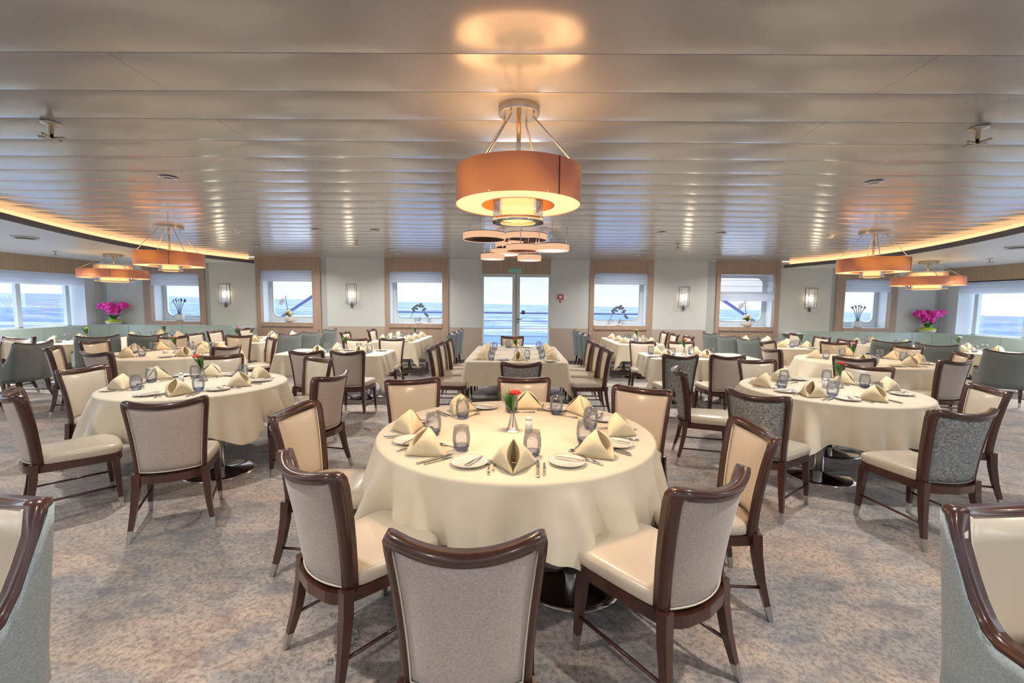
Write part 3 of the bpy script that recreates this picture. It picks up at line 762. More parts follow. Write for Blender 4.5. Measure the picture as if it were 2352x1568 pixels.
def cloth(key):
    shape, cx, cy, rx, ry, words = TAB[key]; rnd = random.Random(ord(key)); NA = 260; NT = 16
    ph = PH.get(key, 0); f1, f2, f3 = rnd.random() * 6, rnd.random() * 6, rnd.random() * 6
    nfold = 17 if key in 'ABCDE' else 12
    if shape == 'rect': nfold = 16
    pleats = [(rnd.random() * 2 * pi, .045 + .05 * rnd.random(), .05 + .04 * rnd.random()) for _ in range(7)] if shape == 'round' else []
    vs = []
    for k in range(NA):
        a = 2 * pi * k / NA
        if shape == 'round':
            ex, ey = cos(a), sin(a); px, py = rx * ex, ry * ey; nx, ny = ex, ey
            c4 = max(0, cos(4 * (a - ph))) ** 3
            drop = .345 + .115 * c4 + .02 * sin(3 * a + f1)
            corner = c4
        else:
            e = .12; c, s_ = cos(a), sin(a)
            sc = 1 / max(abs(c) / rx, abs(s_) / ry); px, py = c * sc, s_ * sc
            # outward normal blended at the corners
            hx = abs(px) / rx; hy = abs(py) / ry
            wx = max(0, (hx - .90) / .10); wy = max(0, (hy - .90) / .10)
            nx, ny = (wx if px > 0 else -wx), (wy if py > 0 else -wy); l = hypot(nx, ny) or 1; nx /= l; ny /= l
            corner = min(wx, wy)
            drop = .34 + .20 * corner + .01 * sin(5 * a + f1)
            px -= nx * .02 * corner; py -= ny * .02 * corner
        for t in range(NT + 1):
            u = t / NT
            if u <= .25:   # rounded edge
                an = (u / .25) * pi / 2; r = .022 * sin(an) ; z = ZT - .022 * (1 - cos(an))
                out = r - .022 * (1 - 1)
            else:
                q = (u - .25) / .75; z = ZT - .022 - (drop - .022) * q
                w1 = a + .10 * sin(3 * a + f2) + .05 * q * sin(5 * a + f1)
                fold = .65 * (abs(cos(nfold * .5 * w1 + f1)) ** 1.6 * 2 - .8) + .35 * sin((nfold + 6) * w1 + f2)
                amp = .070 if shape == 'round' else .034 * (1 - corner)
                flare = (.035 if shape == 'round' else .03) + .13 * corner
                out = .022 + flare * q + amp * q ** .8 * fold + .012 * q * sin(2.3 * nfold * a + f3)
                for (a0, am, wd) in pleats:
                    d_ = (a - a0 - .10 * q + pi) % (2 * pi) - pi
                    out += am * q * (math.exp(-(d_ / wd) ** 2) - .6 * math.exp(-((d_ - 1.9 * wd) / wd) ** 2))
            vs.append((px + nx * out, py + ny * out, z))
    W = NT + 1; fs = []
    for k in range(NA):
        k2 = (k + 1) % NA
        for t in range(NT): fs.append((k * W + t, k * W + t + 1, k2 * W + t + 1, k2 * W + t))
    vs.append((0, 0, ZT)); c = len(vs) - 1
    for k in range(NA): fs.append((c, k * W, ((k + 1) % NA) * W))
    m = MB(); m.add(vs, fs, True); o = m.build('tablecloth', 'cloth', None); o.location = (cx, cy, 0)
    bm = bmesh.new(); bm.from_mesh(o.data)
    if sum(f.normal.z for f in bm.faces) < 0: bmesh.ops.reverse_faces(bm, faces=bm.faces)
    bm.to_mesh(o.data); bm.free()
    tag(o, 'cream linen tablecloth draped over the ' + words, 'tablecloth', 'cream tablecloths')
    R = empty('dining_table', (cx, cy, 0)); tag(R, 'steel pedestals and wooden top under the cloth, ' + SHORT[key], 'table', 'pedestal dining tables')
    m = MB()
    if shape == 'round': m.lathe([(rx - .006, ZT - .035), (rx - .006, ZT - .006)], 48)
    else: m.box(-rx + .01, rx - .01, -ry + .01, ry - .01, ZT - .035, ZT - .006)
    m.build('tabletop', 'wood', R)
    PO = {'A': (.33, -.42), 'B': (.42, -.36), 'C': (-.30, -.36), 'D': (.35, -.3), 'E': (-.35, -.3)}
    ped = ([(PO[key][0], PO[key][1]), (-PO[key][0], -PO[key][1])] if key in PO else [(0, 0)]) if shape == 'round' else ([(-.45, 0), (.45, 0)] if rx > ry else [(0, -ry * .55), (0, ry * .55)])
    for (x, y) in ped:
        MB().lathe([(.045, .02), (.045, ZT - .036)], 20, (x, y, 0)).build('column', 'steel', R)
        MB().lathe([(.30, 0), (.30, .006), (.26, .018), (.08, .032), (.046, .05)], 32, (x, y, 0)).build('base_plate', 'chrome', R)
for k in TAB: cloth(k)

NUM = {12: 'twelve', 1: 'one', 2: 'two', 3: 'three', 4: 'four', 5: 'five', 6: 'six', 7: 'seven', 8: 'eight', 9: 'nine', 10: 'ten', 11: 'eleven'}
HALF = {}
def place(key, x, y):
    """words for the place at a table: a clock position seen from above with six nearest the viewer, or side and row"""
    shape, cx, cy, rx, ry, words = TAB[key]
    if shape == 'round':
        a = math.degrees(atan2(x - cx, y - cy)) % 360; h = round(a / 30) % 12 or 12
        return "%s o'clock" % NUM[h]
    if rx > ry: 
        return ('near' if y < cy else 'far') + ' side ' + ('left' if x < cx - .2 else 'right' if x > cx + .2 else 'middle')
    dy = (y - cy) / ry
    if key == 'H' and abs(x) < .3: return 'near end' if y < cy else 'far end'
    return ('left' if x < cx else 'right') + ' side ' + ('near' if dy < -.4 else 'far' if dy > .2 else 'middle')


# chairs: crest centre x, y, facing angle (deg from +X), kind, table
CH = [
 (-.14, 1.175, 91, 'P', 'A'), (-.885, 1.745, 50, 'P', 'A'), (-1.41, 2.685, -5, 'P', 'A'), (-.91, 3.815, -68, 'P', 'A'), (.065, 3.955, -86, 'P', 'A'),
 (1.025, 3.53, -123, 'P', 'A'), (1.34, 2.38, 177, 'P', 'A'), (.785, 1.63, 125, 'P', 'A'),
 (-2.32, 2.86, 118, 'P', 'B'), (-3.58, 3.04, 49, 'P', 'B'), (-4.25, 4.22, -4, 'P', 'B'), (-3.62, 5.36, -51, 'P', 'B'), (-2.29, 5.18, -121, 'P', 'B'), (-1.645, 4.0, 167, 'P', 'B'),
 (2.93, 2.83, 97, 'T', 'C'), (1.8, 3.335, 39, 'T', 'C'), (1.66, 4.6, -15, 'T', 'C'), (2.945, 5.49, -86, 'P', 'C'), (3.99, 5.02, -140, 'P', 'C'), (3.98, 3.68, 163, 'P', 'C'),
 (-5.32, 5.47, 79, 'P', 'D'), (-6.43, 6.0, 32, 'P', 'D'), (-6.82, 7.02, -2, 'P', 'D'), (-6.36, 8.12, -45, 'P', 'D'), (-5.34, 8.50, -82, 'P', 'D'), (-4.2, 6.42, 163, 'P', 'D'), (-4.36, 7.94, -137, 'P', 'D'),
 (4.41, 5.82, 46, 'P', 'E'), (5.96, 8.36, -119, 'P', 'E'), (6.73, 7.64, -161, 'P', 'E'), (6.55, 6.48, 158, 'P', 'E'), (5.54, 5.56, 99, 'P', 'E'), (3.93, 6.96, 4, 'P', 'E'), (4.68, 8.39, -58, 'P', 'E'),
 (-2.835, 5.87, 90, 'P', 'F'), (-2.295, 5.91, 90, 'P', 'F'), (-2.93, 8.12, -90, 'P', 'F'), (-2.29, 8.16, -92, 'P', 'F'),
 (2.185, 5.85, 88, 'T', 'G'), (2.83, 5.88, 90, 'P', 'G'), (2.30, 8.14, -98, 'P', 'G'), (2.995, 8.16, -92, 'P', 'G'),
 (-1.275, 6.40, 0, 'T', 'H'), (-1.285, 7.13, -1, 'T', 'H'), (-1.255, 7.85, 0, 'T', 'H'), (1.36, 6.40, 180, 'T', 'H'), (1.365, 7.10, 181, 'T', 'H'), (1.355, 7.82, 180, 'T', 'H'),
 (-.085, 8.98, -92, 'T', 'H'), (.055, 4.93, 91, 'T', 'H'),
 (-3.83, 9.72, 0, 'P', 'I'), (-3.58, 10.75, -2, 'P', 'I'), (-1.39, 9.55, 180, 'G', 'I'), (-1.37, 10.17, 180, 'G', 'I'), (-1.35, 10.80, 180, 'G', 'I'),
 (1.49, 9.62, 0, 'G', 'J'), (1.46, 10.22, 0, 'G', 'J'), (1.43, 10.88, 0, 'G', 'J'), (3.72, 9.48, 180, 'P', 'J'), (3.66, 10.17, 180, 'P', 'J'), (3.70, 10.95, 180, 'P', 'J'),
 (-6.62, 8.96, -2, 'P', 'K'), (-6.70, 9.68, 0, 'P', 'K'), (-6.62, 10.62, 0, 'P', 'K'), (-4.62, 9.06, 165, 'G', 'K'), (-4.52, 9.75, 170, 'G', 'K'), (-4.45, 10.62, 176, 'G', 'K'),
 (6.75, 9.03, 183, 'P', 'L'), (6.74, 9.76, 182, 'P', 'L'), (6.74, 10.68, 182, 'P', 'L'), (4.70, 9.08, 12, 'G', 'L'), (4.60, 9.83, 10, 'G', 'L'), (4.62, 10.68, 10, 'G', 'L'),
 (-7.57, 7.93, 141, 'G', 'M'), (-7.07, 8.42, 128, 'G', 'O'), (7.32, 8.70, 60, 'G', 'Q'), (7.52, 8.02, 28, 'G', 'N'),
]
FREE = [(-7.36, 6.70, 186, 'G', 'grey-green armchair turned from the aisle to the left side windows'), (-8.5, 7.5, -92, 'G', 'grey-green armchair facing the room with its back to the left banquette table'),
        (-7.22, 5.86, 186, 'G', 'grey-green armchair cut by the left picture edge below the side windows'), (7.62, 6.86, 55, 'G', 'large grey-green armchair cut by the right picture edge below the side windows'),
        (-1.80, 1.43, -97, 'B', 'pale blue armchair with cream inside, cut by the left picture edge in front'), (1.70, 1.47, -84, 'B', 'pale blue armchair with cream inside, cut by the right picture edge in front')]
KIND = {'P': ('side_chair', 'taupe-backed side chair'), 'T': ('side_chair', 'tweed-backed side chair'), 'G': ('armchair', 'grey-green armchair'), 'B': ('armchair', 'pale blue armchair')}
def mk(kind):
    return {'P': lambda: side_chair('taupe'), 'T': lambda: side_chair('tweed'), 'G': lambda: armchair('sage'), 'B': lambda: armchair('bluegrey')}[kind]
LAB = {}
def put_chair(x, y, fa, kind, label, group):
    a = radians(fa); off = .30 if kind in 'PT' else .31
    o = inst('chair' + kind, mk(kind), (x + cos(a) * off, y + sin(a) * off, 0), a - pi / 2)
    tag(o, label, 'chair', group); return o
for (x, y, fa, kind, tb) in CH:
    if tb in 'ABCDEMNOQ': lab = "%s at %s on the %s" % (KIND[kind][1], place(tb, x, y), SHORT[tb])
    else: lab = "%s, %s of the %s" % (KIND[kind][1], place(tb, x, y), SHORT[tb])
    put_chair(x, y, fa, kind, lab, 'chairs at the ' + SHORT[tb])
for (x, y, fa, kind, lab) in FREE: put_chair(x, y, fa, kind, lab, 'armchairs at tables beyond the picture edge')

# ================================================================ TABLEWARE
def napkin():
    # standing folded napkin: three-sided tent with a curled opening towards the seat (-y)
    R = MB(); H = .128
    A = Vector((0, .012, H)); Fp = Vector((0, -.105, .004)); L = Vector((-.112, .055, .002)); Rr = Vector((.112, .055, .002)); A2 = Vector((0, .03, H - .012))
    for sx in (-1, 1):
        B = Vector((sx * .112, .055, .002))
        def fn(u, v):
            # u: 0 opening edge -> 1 outer lower edge ; v: 0 apex -> 1 base
            e0 = A.lerp(Fp, v) + Vector((sx * .030 * sin(pi * min(1, v * 1.02)), -.010 * sin(pi * v), .006 * sin(pi * v)))
            e1 = A.lerp(B, v) + Vector((sx * .004, .004, .012)) * sin(pi * v)
            p = e0.lerp(e1, u); n = Vector((sx * .5, -.55, .35)) * .022 * sin(pi * u) * sin(pi * min(1, v)) 
            q = p + n; q.z = max(.0015, q.z); return q
        R.grid(fn, 8, 10)
        def fn2(u, v):   # inner curl of the opening
            e0 = A.lerp(Fp, v) + Vector((sx * .030 * sin(pi * min(1, v * 1.02)), -.010 * sin(pi * v), .006 * sin(pi * v)))
            e1 = A2.lerp(Vector((sx * .01, .05, .002)), v)
            p = e0.lerp(e1, u) + Vector((sx * .018, .0, 0)) * sin(pi * u) * sin(pi * v); p.z = max(.0015, p.z); return p
        R.grid(fn2, 5, 10)
    def fb(u, v):
        e0 = A.lerp(L, v); e1 = A.lerp(Rr, v); p = e0.lerp(e1, u) + Vector((0, .018, .012)) * sin(pi * u) * sin(pi * v); p.z = max(.0015, p.z); return p
    R.grid(fb, 8, 8)
    o = R.build('napkin', 'napkin')
    md = o.modifiers.new('s', 'SOLIDIFY'); md.thickness = .0022; md.offset = 0
    return o
def tumbler():
    R = empty('tumbler')
    prof = [(.036, .0165), (.045, .032), (.0505, .058), (.0495, .095), (.042, .142), (.0405, .142), (.048, .095), (.049, .058), (.0435, .034), (.034, .020)]
    MB().lathe(prof, 22, cap0=False, cap1=True).build('glass_body', 'glass', R)
    MB().lathe([(.030, 0), (.036, .005), (.0455, .028), (.0435, .032), (.034, .0165)], 22, cap0=True, cap1=True).build('glass_base', 'glassbase', R, label='deep blue base')
    return R
def plate_():
    return MB().lathe([(.052, 0), (.058, .004), (.090, .014), (.098, .016), (.098, .0185), (.089, .0165), (.058, .008), (0.001, .007)], 32).build('side_plate', 'china')
def fork():
    R = empty('fork')
    MB().tube([(0, -.095, .004), (0, -.02, .006), (0, .035, .003)], [.0055, .0036, .004], 6).build('handle', 'chrome', R)
    m = MB(); m.box(-.011, .011, .033, .052, .002, .0045)
    for k in range(4): m.box(-.011 + .0062 * k, -.0078 + .0062 * k, .05, .092, .002, .0045)
    m.build('tines', 'chrome', R, bevel=.0006); return R
def knife():
    R = empty('knife')
    MB().box(-.0065, .0065, -.105, -.008, .001, .008).build('handle', 'steel', R, bevel=.002)
    m = MB(); m.add([(-.006, -.008, .003), (.008, -.008, .003), (.0095, .06, .003), (.001, .108, .003), (-.006, .085, .003), (-.006, -.008, .006), (.008, -.008, .0045), (.0095, .06, .0045), (.001, .108, .0045), (-.006, .085, .006)],
                    [(4, 3, 2, 1, 0), (5, 6, 7, 8, 9), (0, 1, 6, 5), (1, 2, 7, 6), (2, 3, 8, 7), (3, 4, 9, 8), (4, 0, 5, 9)])
    m.build('blade', 'chrome', R); return R
def spoon():
    R = empty('spoon')
    MB().tube([(0, -.10, .005), (0, -.02, .006), (0, .045, .004)], [.0055, .0036, .004], 6).build('handle', 'chrome', R)
    MB().ball((0, .07, .006), .0225, 12, 8, (.85, 1.35, .28)).build('bowl', 'chrome', R); return R
def butter_knife():
    R = knife(); R.name = 'butter_knife'; return R
def vase_with(petal, petalmat, head_dx=0., greens=True, size=1.):
    def f():
        R = empty('bud_vase')
        MB().lathe([(.030, .0), (.036, .004), (.028, .03), (.011, .085), (.0095, .105), (.012, .115), (.0105, .115), (.008, .104), (.009, .085), (.024, .032), (.026, .012)], 20, cap0=True, cap1=True).build('vase_glass', 'clear', R)
        MB().tube([(0, 0, .02), (.004, 0, .10), (head_dx * .5, 0, .16), (head_dx, -.005, .19)], .0022, 6).build('stem', 'leaf', R)
        m = MB()
        for k in range(26):
            rnd = random.Random(k); a = k * 2.4; r = .005 + .018 * sqrt(k / 26)
            c = (head_dx + r * cos(a), -.005 + r * sin(a), .212 + .010 * (1 - k / 26))
            m.ball(c, .0105, 6, 4, (1, 1, .8), .5, k)
        m.build('flower_head', petalmat, R)
        m = MB(); rnd = random.Random(5)
        if greens:
            for k in range(44):
                a = rnd.random() * 2 * pi; l = .06 + .07 * rnd.random(); b = Vector((0, 0, .10))
                tpt = b + Vector((-.040 + .042 * cos(a), .04 * sin(a), .02 + l * .85)); m.leaf(b, tpt, .005, .008)
            m.build('fern', 'leaf', R)
        return R
    return f
def shaker():
    R = empty('shaker')
    MB().lathe([(.016, 0), (.018, .004), (.0165, .03), (.015, .06)], 16).build('shaker_body', 'whiteplastic', R)
    MB().lathe([(.0155, .06), (.0145, .068), (.007, .074), (.001, .075)], 16).build('shaker_cap', 'china', R); return R
def sugar():
    return MB().lathe([(.034, 0), (.036, .004), (.036, .055), (.033, .055), (.032, .01)], 20).build('sugar_pot', 'china')

# napkin spots per table (world), then glasses
NAP = {
 'A': [(-.01, 2.22), (-.50, 2.42), (-.70, 2.84), (-.43, 3.36), (.09, 3.52), (.50, 3.36), (.66, 2.82), (.46, 2.42)],
 'B': [(-3.72, 4.10), (-3.80, 4.60), (-3.02, 3.86), (-3.38, 4.86), (-2.72, 4.30), (-2.80, 4.76)],
 'C': [(2.60, 4.64), (2.98, 4.98), (2.76, 4.12), (3.60, 4.86), (3.22, 3.96), (3.74, 4.46)],
 'D': [(-6.10, 6.98), (-6.02, 7.42), (-5.72, 6.42), (-5.40, 7.58), (-4.98, 6.58), (-4.92, 7.32), (-5.0, 6.98)],
 'E': [(4.88, 7.26), (5.66, 7.60), (5.05, 6.48), (6.10, 7.20), (5.62, 6.34), (6.12, 6.78)],
 'F': [(-3.22, 7.12), (-3.10, 7.62), (-2.55, 7.12), (-2.55, 7.62)],
 'G': [(2.40, 7.62), (2.42, 7.12), (3.08, 7.62), (3.05, 7.12)],
 'H': [(-.50, 6.62), (-.52, 7.32), (-.52, 8.02), (-.03, 8.48), (.03, 6.52), (.54, 8.02), (.54, 7.32), (.52, 6.62)],
 'I': [(-2.92, 9.62), (-2.92, 10.22), (-2.92, 10.9), (-2.34, 9.62), (-2.34, 10.22), (-2.34, 10.9)],
 'J': [(2.34, 9.62), (2.34, 10.22), (2.34, 10.9), (2.92, 9.62), (2.92, 10.22), (2.92, 10.9)],
 'K': [(-5.86, 9.05), (-5.86, 9.75), (-5.36, 9.05), (-5.36, 9.75), (-5.36, 10.55), (-5.86, 10.55)],
 'L': [(5.42, 10.55), (5.42, 9.78), (5.92, 10.5), (5.42, 9.1), (5.92, 9.75), (5.92, 9.08)],
 'M': [(-8.95, 8.45), (-9.0, 9.02), (-8.42, 8.52)], 'N': [(9.1, 8.45), (9.1, 9.02), (8.5, 8.55)],
 'O': [(-8.55, 9.75), (-8.5, 10.5), (-7.85, 10.2)], 'Q': [(7.8, 10.25), (8.4, 10.55), (8.55, 9.8)],
}
ROT_A = {}
full = set('ABC')
def putt(key, maker, loc, rz, lab, cat, grp, sc=1.):
    o = inst(key, maker, loc, rz, sc); return tag(o, lab, cat, grp)
cnt = {}
for tb, spots in NAP.items():
    shape, cx, cy, rx, ry, words = TAB[tb]; used = set()
    for i, (x, y) in enumerate(spots):
        if shape == 'round': dx, dy = x - cx, y - cy
        elif rx > ry: dx, dy = 0, y - cy
        elif tb == 'H' and abs(x) < .3: dx, dy = 0, y - cy
        else: dx, dy = x - cx, 0
        l = hypot(dx, dy); ux, uy = dx / l, dy / l           # outward to the seat
        rz = atan2(uy, ux) + pi / 2
        wob = random.Random(i * 7 + ord(tb)); 
        pl = place(tb, x, y)
        if pl in used: pl = pl + ' inner'
        used.add(pl)
        rzn = rz + (wob.random() - .5) * .5
        if tb == 'A' and i == 0: rzn = rz
        putt('napkin', napkin, (x, y, ZT + .001), rzn, "cream upright napkin, %s, %s" % (pl, SHORT[tb]), 'napkin', 'folded napkins on the ' + SHORT[tb], 1.12 if tb in 'ABCDE' else 1.05)
        def at(rx_, ry_):      # local offsets: rx_ to the sitter's right, ry_ inward
            ix, iy = -ux, -uy; sxr, syr = iy, -ix
            return (x + sxr * rx_ + ix * ry_, y + syr * rx_ + iy * ry_)
        inner = ZT + .001
        # glass
        gx, gy = at(.13, .13) if tb != 'A' else at(.10, .17)
        putt('tumbler', tumbler, (gx, gy, inner), 0, "smoky blue tumbler, %s, %s" % (pl, SHORT[tb]), 'glass', 'blue tumblers on the ' + SHORT[tb])
        px, py = at(-.23, .03)
        if tb in 'MNOQ': continue
        rr = hypot(px - cx, py - cy) if shape == 'round' else 0
        putt('plate', plate_, (px, py, inner), 0, "white side plate, %s, %s" % (pl, SHORT[tb]), 'plate', 'side plates on the ' + SHORT[tb])
        kx, ky = at(-.205, .03)
        putt('butter', butter_knife, (kx, ky, inner + .0175), rz + .45 * (1 if i % 2 else -1) , "small knife on the side plate, %s, %s" % (pl, SHORT[tb]), 'knife', 'butter knives on the ' + SHORT[tb], .82)
        fx, fy = at(-.125, -.01)
        putt('fork', fork, (fx, fy, inner), rz + .06, "steel dinner fork, %s, %s" % (pl, SHORT[tb]), 'fork', 'dinner forks on the ' + SHORT[tb], 1.12)
        fx, fy = at(.125, -.02)
        putt('knife', knife, (fx, fy, inner), rz - .02, "steel dinner knife, %s, %s" % (pl, SHORT[tb]), 'knife', 'dinner knives on the ' + SHORT[tb], 1.1)
        if tb in full:
            fx, fy = at(-.100, .015)
            putt('fork2', fork, (fx - 0, fy, inner), rz + .02, "starter fork beside dinner fork, %s, %s" % (pl, SHORT[tb]), 'fork', 'starter forks on the ' + SHORT[tb], .92)
            fx, fy = at(.158, -.02)
            putt('knife2', knife, (fx, fy, inner), rz - .05, "starter knife outside dinner knife, %s, %s" % (pl, SHORT[tb]), 'knife', 'starter knives on the ' + SHORT[tb], .85)
        fx, fy = at(.0, .155)
        putt('spoon', spoon, (fx, fy, inner), rz + pi / 2 + .25, "dessert spoon above napkin, %s, %s" % (pl, SHORT[tb]), 'spoon', 'dessert spoons on the ' + SHORT[tb], .85)
# flowers and condiments
VS = [('A', -.02, 2.86, 'red', .012, 'red carnation and fern'), ('B', -3.26, 4.54, 'red', -.045, 'red carnation leaning left'), ('C', 3.33, 4.56, 'red', 0., 'red carnation and fern'),
      ('F', -2.86, 7.40, 'pink', .02, 'pink rose and large leaves'), ('G', 2.80, 7.40, 'red', 0., 'dark red rose'), ('H', 0., 7.35, 'red', -.02, 'dark carnation and fern'), ('I', -2.40, 10.5, 'pink', 0., 'small pink rose'),
      ('J', 2.75, 10.15, 'pink', -.01, 'small pink rose'), ('K', -6.0, 9.45, 'magenta', .04, 'magenta carnation'), ('L', 5.98, 9.4, 'ivory', -.02, 'small cream rose'),
      ('D', -5.40, 6.95, 'pink', 0., 'salmon pink flower'), ('E', 5.22, 6.90, 'purple', 0., 'small purple flower'), ('O', -8.0, 10.0, 'pink', .03, 'salmon pink rose'), ('M', -8.62, 8.8, 'lime', 0., 'green sprig'), ('N', 8.7, 8.8, 'whitepetal', 0., 'white flower')]
for (tb, x, y, mt, dx, desc) in VS:
    o = inst('vase' + mt + str(dx), vase_with('f', mt, dx), (x, y, ZT + .001), 0, 1.2)
    tag(o, 'clear glass bud vase holding a %s on the %s' % (desc, SHORT[tb]), 'vase', None)
for tb, x, y in (('A', .085, 2.84), ('B', -3.40, 4.42), ('C', 3.22, 4.52), ('F', -2.95, 7.32), ('G', 2.90, 7.32), ('H', .09, 7.3), ('H', .09, 7.22), ('C', 3.16, 4.53), ('E', 5.4, 6.85)):
    k = cnt.get(tb, 0); cnt[tb] = k + 1
    putt('shaker', shaker, (x, y, ZT + .001), 0, 'white %s shaker beside the bud vase, %s' % ('pepper' if k else 'salt', SHORT[tb]), 'shaker', None, 1.4)
putt('sugar', sugar, (-5.52, 6.88, ZT + .001), 0, 'small white china pot beside the vase on the middle left round table', 'pot', None)

# ================================================================ BANQUETTES
for sx, nm in ((-1, 'left'), (1, 'right')):
    Bq = empty('banquette', (0, 0, 0)); tag(Bq, 'pale teal upholstered bench wrapping the %s corner under the windows' % nm, 'banquette')
    def pathp(off):
        pts = []; xe = 7.22; yb = 11.42 - off; xb = 10.62 - off; r = .55 - off * .4
        r = max(.12, r)
        for i in range(9): pts.append((xe + (xb - r - xe) * i / 8, yb))
        for i in range(1, 9): a = pi / 2 * i / 8; pts.append((xb - r + r * sin(a), yb - r + r * cos(a)))
        for i in range(1, 15): pts.append((xb, yb - r - (yb - r - 3.2) * i / 14))
        return pts
    n = len(pathp(0))
    def strip(o0, o1, z0, z1, name, mat, rnd=.0):
        a = pathp(o0); b = pathp(o1); vs = []
        for (p, q) in zip(a, b):
            vs += [(sx * p[0], p[1], z0), (sx * p[0], p[1], z1 - rnd), (sx * (p[0] * .8 + q[0] * .2), p[1] * .8 + q[1] * .2, z1), (sx * (p[0] * .2 + q[0] * .8), p[1] * .2 + q[1] * .8, z1), (sx * q[0], q[1], z1 - rnd), (sx * q[0], q[1], z0)]
        fs = []
        for i in range(n - 1):
            for k in range(6): fs.append((6 * i + k, 6 * i + (k + 1) % 6, 6 * i + 6 + (k + 1) % 6, 6 * i + 6 + k))
        fs += [tuple(range(6)), tuple(6 * (n - 1) + k for k in range(5, -1, -1))]
        m = MB(); m.add(vs, fs, True); return m.build(name, mat, Bq)
    strip(0, .12, .08, .965, 'backrest', 'banq', .015)
    strip(.12, .58, .22, .45, 'seat', 'banq', .03)
    strip(.16, .52, .0, .22, 'plinth', 'grey')
    m = MB()
    P0 = pathp(.124)
    for i in (4, 8, 12, 16, 18, 20, 22, 24, 26, 28):
        x, y = P0[i]; m.tube([(sx * x, y, .46), (sx * x, y, .958)], .004, 5)
    m.build('seam', 'banq', Bq)
    # ledge behind the bench
    m = MB(); m.box(min(sx * 7.0, sx * XW), max(sx * 7.0, sx * XW), 11.44, YW, .88, .93); m.box(min(sx * 10.64, sx * XW), max(sx * 10.64, sx * XW), 3.2, 11.44, .88, .93)
    o = m.build('trim_%d' % (4 if sx < 0 else 5), 'lining'); struct(o, 'white ledge behind the %s bench' % nm)

# ================================================================ PLANTS
def orchid_big(lab, loc, seed):
    R = empty('orchid_arrangement', loc); tag(R, lab, 'flowers')
    MB().lathe([(.10, 0), (.15, .02), (.19, .09), (.185, .09), (.14, .03)], 20).build('bowl', 'pot', R)
    MB().ball((0, 0, .10), .17, 14, 8, (1, 1, .35), .25, 3).build('moss', 'lime', R)
    rnd = random.Random(seed); m = MB()
    for k in range(9):
        a = rnd.random() * 2 * pi; m.leaf((.02 * cos(a), .02 * sin(a), .12), (.16 * cos(a), .16 * sin(a), .24 + .05 * rnd.random()), .045, .04)
    m.build('leaves', 'leaf', R)
    m = MB(); st = MB()
    for s in range(6):
        a = (-.2 + 1.25 * s) ; dx, dy = cos(a), sin(a) * .6
        pts = [Vector((dx * .32 * (t / 8) ** 1.3, dy * .28 * (t / 8), .12 + .40 * sin(1.75 * t / 8))) for t in range(9)]
        st.tube(pts, .004, 5)
        for t in range(3, 9):
            for q in range(4):
                c = pts[t] + Vector((rnd.random() - .5, rnd.random() - .5, rnd.random() - .5)) * .13
                for pz in range(5):
                    an = pz * 2 * pi / 5; d = Vector((cos(an), -.3, sin(an))) * .030
                    m.ball(c + d * .7, .023, 6, 4, (1, .5, 1), .3, pz)
    m.build('blossoms', 'magenta', R); st.build('stems', 'leaf', R)
orchid_big('magenta orchids in a low bowl on the ledge at the left banquette corner', (-10.58, 11.56, .93), 1)
orchid_big('magenta orchids in a low bowl on the ledge at the right banquette corner', (10.58, 11.56, .93), 2)
def rose_bowl(lab, loc, mir):
    R = empty('rose_bowl', loc); tag(R, lab, 'flowers'); R.scale = (1.3, 1., 1.3)
    MB().lathe([(.05, 0), (.075, .01), (.11, .10), (.105, .10), (.07, .02)], 20).build('bowl', 'pot', R)
    rnd = random.Random(4); m = MB(); lf = MB()
    for k in range(7):
        a = k * .9; c = Vector((.07 * cos(a), .05 * sin(a), .16 + .03 * (k % 3))) if k else Vector((0, 0, .19))
        for t in range(8): b = t * 2.4; m.ball(c + Vector((cos(b), sin(b), .4)) * .018, .022, 7, 5, (1, 1, 1), .4, t)
    for k in range(14):
        a = rnd.random() * 2 * pi; lf.leaf((0, 0, .11), (.15 * cos(a), .12 * sin(a), .12 + .08 * rnd.random()), .02, .02)
    m.build('roses', 'ivory', R); lf.build('leaves', 'leaf', R)
    st = MB(); wp = MB(); pts = [Vector((mir * (-.02 - .05 * t / 8), 0, .12 + .40 * t / 8)) for t in range(9)]; st.tube(pts, .006, 5)
    for t in range(2, 9):
        for q in range(3):
            c = pts[t] + Vector(((rnd.random() - .5) * .14, .0, (rnd.random() - .5) * .05)); st.leaf(pts[t], c, .018, .01)
    for q in range(7):
        c = Vector((mir * (-.17 + .05 * rnd.random()), 0, .36 + .1 * rnd.random())); wp.ball(c, .035, 8, 6, (1, .4, .9), .4, q)
    st.build('branch', 'silhouette', R); wp.build('orchid', 'whitepetal', R)
rose_bowl('bowl of cream roses with an orchid branch on the sill of the left oak window', (-6.10, 11.86, 1.04), 1)
rose_bowl('bowl of cream roses with an orchid branch on the sill under the half lowered blind', (6.12, 11.86, 1.04), 1)
def arch_orchid(lab, loc, mir):
    R = empty('orchid', loc); tag(R, lab, 'flowers'); R.scale = (1.3, 1., 1.25)
    st = MB(); fl_ = MB(); rnd = random.Random(9)
    MB().lathe([(.05, 0), (.07, .01), (.06, .03)], 16).build('dish', 'lining', R)
    pts = [Vector((mir * (-.18 + .36 * t / 10), 0, .02 + .36 * sin(pi * (t / 10) * .82 + .25))) for t in range(11)]; st.tube(pts, .006, 5)
    for t in range(2, 11):
        for q in range(2):
            c = pts[t] + Vector(((rnd.random() - .5) * .06, 0, (rnd.random() - .3) * .07)); fl_.ball(c, .030, 7, 5, (1, .4, .8), .6, q)
    for q in range(8): st.leaf((0, 0, .03), (mir * (-.15 + .3 * rnd.random()), .0, .06 + .10 * rnd.random()), .012, .02)
    st.build('stem', 'silhouette', R); fl_.build('blossoms', 'silhouette', R)  # backlit darkness put into the colour of stem and blossoms
